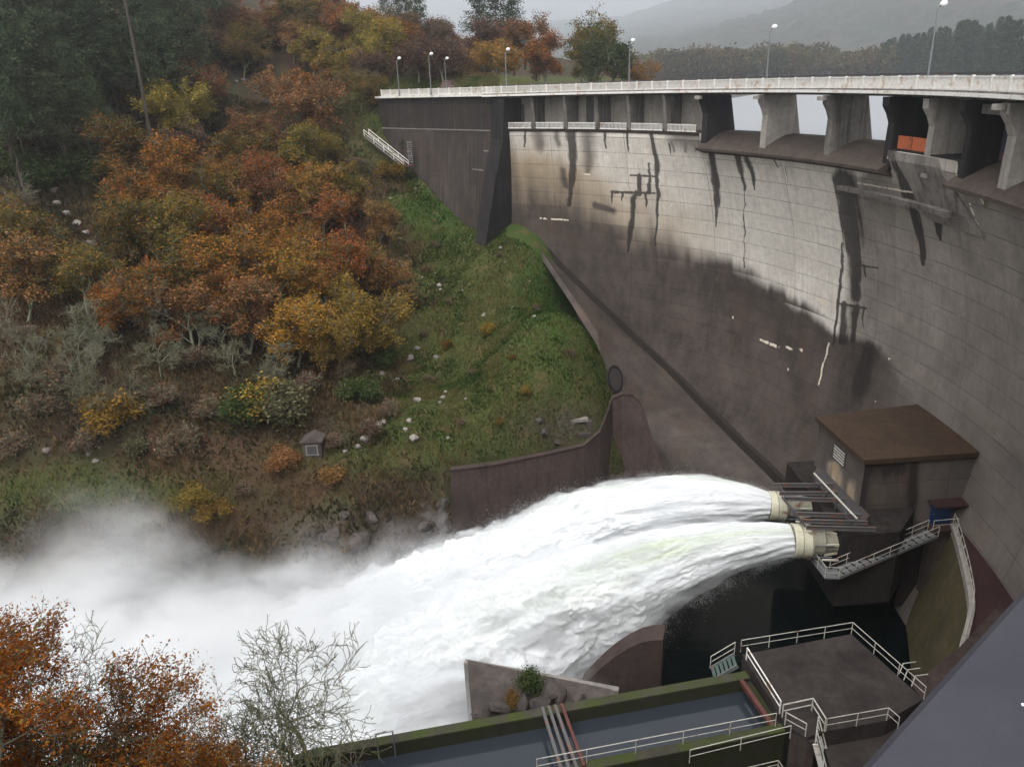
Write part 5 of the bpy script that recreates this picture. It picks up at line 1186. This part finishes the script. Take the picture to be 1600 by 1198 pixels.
railing('landing_rail', 'short railing in front of the blue door', [(32.5, 51.25, -34.3), (34.55, 51.45, -34.3)], .9, 2, group='railings around the valve house')
SA, SB = Vector((32.4, 51.0, -34.35)), PY(1303, 897, 47.9)
st, sd = stairs('valve_stair', 'long sloping steel stair from the blue door down to the nozzles', SA, SB, .85, 15, M_galv, M_galv)
railing('valve_stair_rail', 'outer railing of the sloping stair, on the pool side', [SA+sd*.5, SB+sd*.5], .9, 1.6, group='railings around the valve house')
railing('valve_stair_rail', 'inner railing of the sloping stair, on the wall side', [SA-sd*.5, SB-sd*.5], .9, 1.6, group='railings around the valve house')
LZ = SB.z-.05; Q0, Q1, Q2 = Vector((SB.x+.2, SB.y-.45, LZ)), Vector((SB.x-.8, SB.y-.3, LZ)), PZ(1266, 873, LZ)
l2 = thing('nozzle_landing', 'narrow steel landing beside the lower nozzle at the foot of the stair', 'landing', Q1)
m = MB(); m.prism([Q0[:2], (SB.x+.2, SB.y+.45), (Q1.x+.7, Q1.y+.8), (Q2.x+.8, Q2.y+.3), Q2[:2], Q1[:2]], LZ-.1, LZ); m.build('grating', M_galv, l2)
railing('nozzle_landing_rail', 'angled railing of the narrow landing by the lower nozzle', [Q0, Q1, Q2], .95, 1.6, group='railings around the valve house')

# ------------------------------------------------------------------ platform and canal
PZL = -33.5
def z2(u, v, z=PZL): p = PZ(u, v, z); return (p.x, p.y)
plat = thing('intake_platform', 'wet concrete platform with pale rails between canal and dark pool', 'platform', (18, 36, -44))
P1, P2, P3, P4, P5, P6 = z2(1160, 1022), z2(1330, 990), z2(1443, 1092), z2(1385, 1125), z2(1290, 1142), z2(1225, 1125)
m = MB(); m.prism([P1, P2, P3, P4, P5, P6], -45, PZL); m.build('slab', M_plat, plat)
def v3(p, z=PZL): return Vector((p[0], p[1], z))
railing('platform_rail', 'pale railing along the pool side and outer side of the concrete platform', [v3(z2(1157, 1018)), v3(P2), v3(P3)], .9, 2.0, group='railings of the platform and canal')
railing('platform_rail', 'double white railing between the platform and the canal end', [v3(z2(1166, 1030)), v3(z2(1218, 1114))], .9, 3.0, M_white, group='railings of the platform and canal', r=.045)
LDZ = -34.6
low = thing('lower_terrace', 'dark lower concrete terrace beyond the platform near the grey coping', 'terrace', (19, 31, -44))
m = MB(); m.prism([z2(1282, 1150, LDZ), z2(1388, 1128, LDZ), z2(1460, 1110, LDZ), z2(1420, 1300, LDZ), z2(1330, 1300, LDZ)], -44, LDZ); m.build('slab', M_plat, low)
railing('terrace_rail', 'pale railing above the lower terrace ending beside the grey coping', [v3(P5), v3(P4), v3(z2(1402, 1140))], .9, 2.2, group='railings of the platform and canal')
o = MB(); c_ = PZ(1355, 1141, LDZ+.06); o.box(c_, (.55, .3, .06), -.5); tag(o.build('white_board', M_lampw), 'small white board lying on the lower dark terrace', 'board')
apron = thing('concrete_apron', 'pinkish brown sloping apron between the platform corner and the red walkway', 'apron', (25, 36, -44))
m = MB(); m.prism([z2(1424, 1060), z2(1495, 1015), z2(1560, 950), z2(1640, 1000), z2(1500, 1110), z2(1448, 1088)], -44, [-33.9, -33.5, -33.2, -33.2, -33.6, -33.9]); m.build('slab', M_brown, apron)
gate_frames = thing('ladder_hoops', 'thin pale ladder hoops at the outer platform corner', 'ladder', PZ(1420, 1060, PZL))
for u, v in ((1405, 1052), (1412, 1062), (1424, 1072)):
    p = PZ(u, v, PZL-.2); m = MB(); m.tube([p, p+Vector((.5, .6, .2)), p+Vector((1.3, .7, .2))], .03, 5); m.build('hoop', M_rail, gate_frames)
# landing and stair at the canal's near corner
lan = thing('canal_landing', 'small concrete landing with rails where the canal meets the platform', 'landing', (15.5, 30.5, -44))
LQ = [z2(1222, 1120), z2(1268, 1110), z2(1288, 1142), z2(1262, 1152), z2(1232, 1136)]
m = MB(); m.prism(LQ, PZL-.25, PZL+.03); m.build('slab', M_plat, lan)
m = MB(); m.prism([z2(1236, 1138), z2(1262, 1152), z2(1275, 1152), z2(1262, 1130)], -44, PZL-.253); m.build('pier', M_house, lan)
railing('landing_rail', 'pale railing round the landing at the corner of the canal', [v3(LQ[0]), v3(LQ[1]), v3(LQ[2])], .9, 2.2, r=.04, group='railings of the platform and canal')
railing('landing_rail', 'short angled railing on the canal side of the corner landing', [v3(z2(1226, 1132)), v3(z2(1258, 1150))], .9, 2.2, r=.03, group='railings of the platform and canal')
s1, s2 = Vector((*z2(1275, 1150), PZL)), Vector((*z2(1297, 1235, -37), -37))
st2, sd2 = stairs('canal_stair', 'green treaded steel stair descending from the corner landing', s1, s2, .95, 12, M_green, M_white)
railing('canal_stair_rail', 'left white railing of the green stair', [s1-sd2*.5, s2-sd2*.5], .9, 1.8, M_white, r=.035, group='railings of the platform and canal')
railing('canal_stair_rail', 'right white railing of the green stair', [s1+sd2*.5, s2+sd2*.5], .9, 1.8, M_white, r=.035, group='railings of the platform and canal')
s1, s2 = Vector((*z2(1150, 1030), PZL)), Vector((*z2(1112, 1052, -34.6), -34.6))
st3, sd3 = stairs('pool_stair', 'short green stair from the platform corner down to the mossy wall', s1, s2, .9, 6, M_green, M_galv)
railing('pool_stair_rail', 'slanting rail of the short green stair by the pool', [s1-sd3*.5, s2-sd3*.5], .9, 1.8, group='railings of the platform and canal')
canal = thing('canal', 'long mossy concrete canal holding still blue grey water', 'canal', (0, 33, -44))
A0, A1 = Vector((*z2(470, 1174), 0)), Vector((*z2(1158, 1050), 0)); CD = (A1-A0).normalized(); CN = Vector((CD.y, -CD.x, 0))
A1 = A1+CD*.3
def cpt_(s, n, z): q = A0+CD*s+CN*n; return Vector((q.x, q.y, z))
CL = (A1-A0).length
def cbox(s0, s1_, n0, n1, z0, z1, name, mat): m = MB(); m.prism([cpt_(s0, n0, 0)[:2], cpt_(s1_, n0, 0)[:2], cpt_(s1_, n1, 0)[:2], cpt_(s0, n1, 0)[:2]], z0, z1); return m.build(name, mat, canal)
cbox(0, CL, 0, .5, -45, PZL-.1, 'far_wall', M_canal); cbox(0, CL, -.04, .54, PZL-.097, PZL+.02, 'far_coping', M_mossy)
WDT = 4.1
cbox(0, CL, WDT, WDT+.5, -45, PZL-.1, 'near_wall', M_canal); cbox(4.5, CL, WDT-.03, WDT+.53, PZL-.097, PZL+.02, 'near_coping', M_mossy)
cbox(CL-.25, CL+.1, .503, WDT-.003, -45, PZL-.3, 'end_wall', M_canal); cbox(-.4, -.003, 0, WDT, -45, PZL-.1, 'end_wall', M_mossy)
m, n, b = newmat('canal_water'); b.inputs['Base Color'].default_value = (.022, .027, .034, 1); b.inputs['Roughness'].default_value = .08; bump(n, b, noise(n, 1.5, 3, .5, gpos(n)), .01, .3); M_cw = m
cbox(.0, CL-.253, .503, WDT-.003, -36, PZL-.95, 'water', M_cw)
for u in (846, 856, 866, 876):     # stop log guides across the canal
    s = (Vector((*z2(u, 1104-(u-846)*.18), 0))-A0).dot(CD); sh = {846: .0, 856: .12, 866: .24, 876: .36}[u]
    m = MB(); m.beam(cpt_(s, .1, PZL+.12), cpt_(s+sh*.2, WDT+.4, PZL+.12), .17, .22); m.build('guide_beam', M_red if u == 876 else M_steel, canal)
m = MB(); m.beam(cpt_(CL-.55, .3, PZL-.15), cpt_(CL-.45, WDT+.3, PZL-.15), .26, .3); m.build('red_beam', M_red, canal)
for s in (4.1, 5.0):
    m = MB(); m.tube([cpt_(s, .6, PZL-1.4), cpt_(s, .6, PZL+.9)], .04, 6); m.build('frame_post', M_galv, canal)
m = MB(); m.tube([cpt_(4.1, .6, PZL+.88), cpt_(5.0, .6, PZL+.88)], .03, 6); m.build('frame_post', M_galv, canal)
m = MB(); m.box(cpt_(4.6, 2.0, PZL-.75), (1.0, .5, .3), math.atan2(CD.y, CD.x)); m.build('red_float', M_red, canal)
railing('canal_rail', 'long pale railing over the near wall of the canal', [cpt_(12.2, WDT+.1, PZL), cpt_(CL-.4, WDT+.1, PZL)], .95, 2.6, group='railings of the platform and canal')
railing('canal_rail', 'second lower railing on the near side of the canal walk', [cpt_(20.2, WDT+1.0, PZL-.35), cpt_(CL+.1, WDT+.8, PZL-.25)], .9, 2.6, group='railings of the platform and canal')
railing('canal_rail', 'curved thin railing in the dark pit below the canal', [PZ(1150, 1215, -36), PZ(1215, 1200, -36), PZ(1240, 1240, -36)], .6, 2.0, group='railings of the platform and canal')
# concrete wedge and curved plate in the river, rubble and weeds
def wedge():
    t = thing('deflector_wall', 'pale concrete wedge wall standing at the edge of the white water beside the canal', 'wall', (0, 40, -45))
    a, b = Vector((-4.1, 41.8, 0)), Vector((6.0, 38.5, 0)); nn = Vector((.3, .95, 0)).normalized()
    m = MB(); m.prism([a[:2], b[:2], (b+nn*.4)[:2], (a+nn*.4)[:2]], -46, [-37.0, -36.9, -36.9, -37.0]); m.build('wall', M_conc, t)
wedge()
def plate():
    t = thing('curved_deflector', 'brown quarter round concrete deflector rising from the pool beside the wedge wall', 'wall', (8, 43, -45))
    pr_ = [PY(*q, 42.6) for q in ((905, 1078), (922, 1060), (940, 1042), (960, 1026), (980, 1013), (1000, 1004), (1018, 1000), (1036, 999))]
    pr_ = pr_+[pr_[-1]-Vector((.1, 0, 8)), pr_[0]-Vector((0, 0, 6))]; m = MB(); n = len(pr_)
    m.poly(pr_+[p+Vector((.5, 1.6, 0)) for p in pr_], [tuple(range(n)), tuple(range(2*n-1, n-1, -1))]+[(i, (i+1) % n, n+(i+1) % n, n+i) for i in range(n)]); m.build('plate', M_brown, t)
plate()
for i, (u, v, s) in enumerate(((858, 1072, 1.7), (875, 1078, 1.2), (780, 1098, 1.6), (815, 1092, 1.3), (842, 1095, 1.5), (750, 1108, 1.2), (905, 1085, 1.0))):
    p = PZ(u, v+6, -35.9); o = link('rock', (RD+RM)[i % 3]); o.location = p; o.scale = (s*1.2, s, s*.95); o.rotation_euler = (rnd.uniform(-.5, .5), rnd.uniform(-.5, .5), rnd.uniform(0, 6.3)); tag(o, ('largest brown rock at the top of the rubble', 'brown rock just right of the largest rubble rock', 'brown rock below the leafy weed', 'brown rock between the weed and the guides', 'brown rock under the largest rubble rock', 'brown rock at the left end of the rubble', 'small brown rock at the right end of the rubble')[i]+' behind the canal', 'rock', 'rubble behind the canal')
m = MB(); m.prism([cpt_(9.5, -.04, 0)[:2], cpt_(20, -.04, 0)[:2], (5.5, 38.3), (-3.8, 41.5)], -45, -36.5); tag(m.build('rubble_fill', M_rockd), 'earth and rubble between the wedge wall and the canal', kind='structure')
p = PZ(830, 1085, -36.3); plant('bush0', p, 1.7, 'leafy weed growing on the rubble by the wedge wall', 'bush', None, 'green')
p = PZ(800, 1105, -36.3); plant('bush1', p, 1.0, 'low weed on the rubble left of the taller one', 'bush', None, 'olive')

# ------------------------------------------------------------------ grey coping at the viewpoint
e0, e1 = PZ(1340, 1198, -.9), PZ(1600, 915, -.9); ed = (e1-e0).normalized(); en = Vector((ed.y, -ed.x, 0))
cop = thing('parapet_coping', 'smooth slate grey coping of the parapet at the viewpoint', 'parapet', e0+Vector((0, 0, -1)))
a, b = e0-ed*.9, e1+ed*2.2
m = MB(); se = []
for p in (a, b): se.append([p+Vector((0, 0, -.10)), p+Vector((0, 0, -.012)), p+en*.012, p+en*.75, p+en*.75+Vector((0, 0, -.10))])
m.sweep(se); m.build('coping', M_grayp, cop)
m = MB(); m.prism([(a+en*.12)[:2], (b+en*.12)[:2], (b+en*.6)[:2], (a+en*.6)[:2]], -2.2, -1.003); m.build('wall', M_conc, cop)
p = PZ(1598, 1101, -.899); m = MB(); m.tube([p, p+Vector((0, 0, .002))], .0022, 8); m.build('paint_chip', M_lampw, cop)

# ------------------------------------------------------------------ spray, mist and haze
def drops():
    g = np.random.default_rng(3); Ps = []; Sz = []
    for (c, ra, rb, side, up), N in ((j1, 320000), (j2, 280000)):
        k = (g.random(N)**.75*(len(c)-1)).astype(int); f = k/len(c); ph = g.uniform(0, 2*np.pi, N)
        rr = 1.0+np.abs(g.normal(0, 1, N))*(.07+.26*f)
        P = c[k]+side[k]*(np.cos(ph)*ra[k]*rr)[:, None]+up[k]*(np.sin(ph)*rb[k]*rr)[:, None]+g.normal(0, .12, (N, 3))
        P[:, 2] -= (np.sin(ph) < .1)*g.exponential(.55, N)*np.minimum(f*4, 1)
        clump = fbm(P*.7, 3); keep = g.random(N) < sstep(.35, .6, clump)
        Ps.append(P[keep]); Sz.append((.007+.016*f)[keep])
    P = np.concatenate(Ps); s = np.concatenate(Sz)[:, None]*g.uniform(.6, 1.4, (len(P), 1)); n = len(P)
    a = g.normal(0, 1, (n, 3)); a /= np.linalg.norm(a, axis=1)[:, None]; b = np.cross(a, g.normal(0, 1, (n, 3))); b /= np.linalg.norm(b, axis=1)[:, None]
    V = np.stack([P+a*s*1.6, P-a*s+b*s, P-a*s-b*s], 1).reshape(-1, 3)
    m = leaf_mat('spray_drop', [(.9, .92, .93), (.92, .93, .94)], .5)
    tag(link('spray', npmesh('spray', V, np.arange(n*3).reshape(-1, 3), m, {'tint': np.full((n*3, 3), .5)}, smooth=False)), 'fine white spray thrown off the water jets', kind='stuff')
drops()
def mist():
    x0, x1, y0, y1, za, zb = -110, 14, 30, 72, -45.5, -26
    m = MB(); m.box(((x0+x1)/2, (y0+y1)/2, (za+zb)/2), (x1-x0, y1-y0, zb-za))
    mt = bpy.data.materials.new('river_mist'); mt.use_nodes = True; n = mt.node_tree; n.nodes.clear()
    out = n.nodes.new('ShaderNodeOutputMaterial'); pv = n.nodes.new('ShaderNodeVolumePrincipled'); L(n, pv.outputs[0], out.inputs['Volume'])
    pv.inputs['Color'].default_value = (.93, .935, .94, 1); pv.inputs['Anisotropy'].default_value = 0.1
    pos = gpos(n)
    nz = n.nodes.new('ShaderNodeTexNoise'); nz.inputs['Scale'].default_value = .16; nz.inputs['Detail'].default_value = 4; nz.inputs['Roughness'].default_value = .6; L(n, pos, nz.inputs['Vector'])
    w_ = n.nodes.new('ShaderNodeVectorMath'); w_.operation = 'MULTIPLY_ADD'; L(n, nz.outputs['Color'], w_.inputs[0]); w_.inputs[1].default_value = (11, 8, 9); L(n, pos, w_.inputs[2])
    tot = None
    for c, r, k in BLOBS:
        d = n.nodes.new('ShaderNodeVectorMath'); d.operation = 'SUBTRACT'; L(n, w_.outputs[0], d.inputs[0]); d.inputs[1].default_value = (c[0]+5.5, c[1]+4, c[2]+4.5)
        e = n.nodes.new('ShaderNodeVectorMath'); e.operation = 'DIVIDE'; L(n, d.outputs[0], e.inputs[0]); e.inputs[1].default_value = r
        q = n.nodes.new('ShaderNodeVectorMath'); q.operation = 'LENGTH'; L(n, e.outputs[0], q.inputs[0])
        mr = n.nodes.new('ShaderNodeMapRange'); mr.interpolation_type = 'SMOOTHSTEP'; L(n, q.outputs['Value'], mr.inputs[0]); mr.inputs[1].default_value = 1.0; mr.inputs[2].default_value = .1; mr.inputs[3].default_value = 0; mr.inputs[4].default_value = k
        tot = mr.outputs[0] if tot is None else mth(n, 'ADD', tot, mr.outputs[0])
    wisp = ramp(n, noise(n, .30, 4, .62, gpos(n, .6, 1, 1.25), .8), [(.36, .12), (.62, 1.)])
    tot = mth(n, 'MULTIPLY', tot, mth(n, 'MULTIPLY', wisp, 2.0))
    L(n, tot, pv.inputs['Density'])
    o = m.build('mist', mt); tag(o, 'white mist billowing off the river where the jets land', kind='stuff')
    mt.cycles.volume_step_rate = .5
BLOBS = [((-38, 45, -45), (25, 22, 12.5), .30), ((-34, 55, -40.5), (9, 8, 13), .10), ((-8, 48, -44), (16, 15, 8), .22), ((-62, 45, -45), (34, 22, 13.5), .28), ((-11, 60, -43), (14, 7, 5.5), .07), ((-8.0, 62.5, -39.5), (1.0, 1.0, 5), .3), ((-7, 50, -42), (15, 13, 7.5), .16), ((-1, 43, -43), (10, 7, 6), .18), ((-20, 49, -43.5), (18, 15, 8.5), .30), ((-40, 56.5, -43.5), (18, 5, 4.5), .16), ((-18, 57, -43.5), (14, 5, 4.0), .16)]
mist()
def haze():
    m = MB(); m.prism([(-1200, -60), (3600, -60), (3600, 5700), (-1200, 5700)], -52, 640)
    mt = bpy.data.materials.new('haze_air'); mt.use_nodes = True; n = mt.node_tree; n.nodes.clear()
    out = n.nodes.new('ShaderNodeOutputMaterial'); pv = n.nodes.new('ShaderNodeVolumePrincipled'); L(n, pv.outputs[0], out.inputs['Volume'])
    pv.inputs['Color'].default_value = (.92, .955, 1, 1); pv.inputs['Density'].default_value = .0004; pv.inputs['Anisotropy'].default_value = .7
    tag(m.build('haze', mt), 'thin grey haze filling the valley', kind='stuff')
haze()
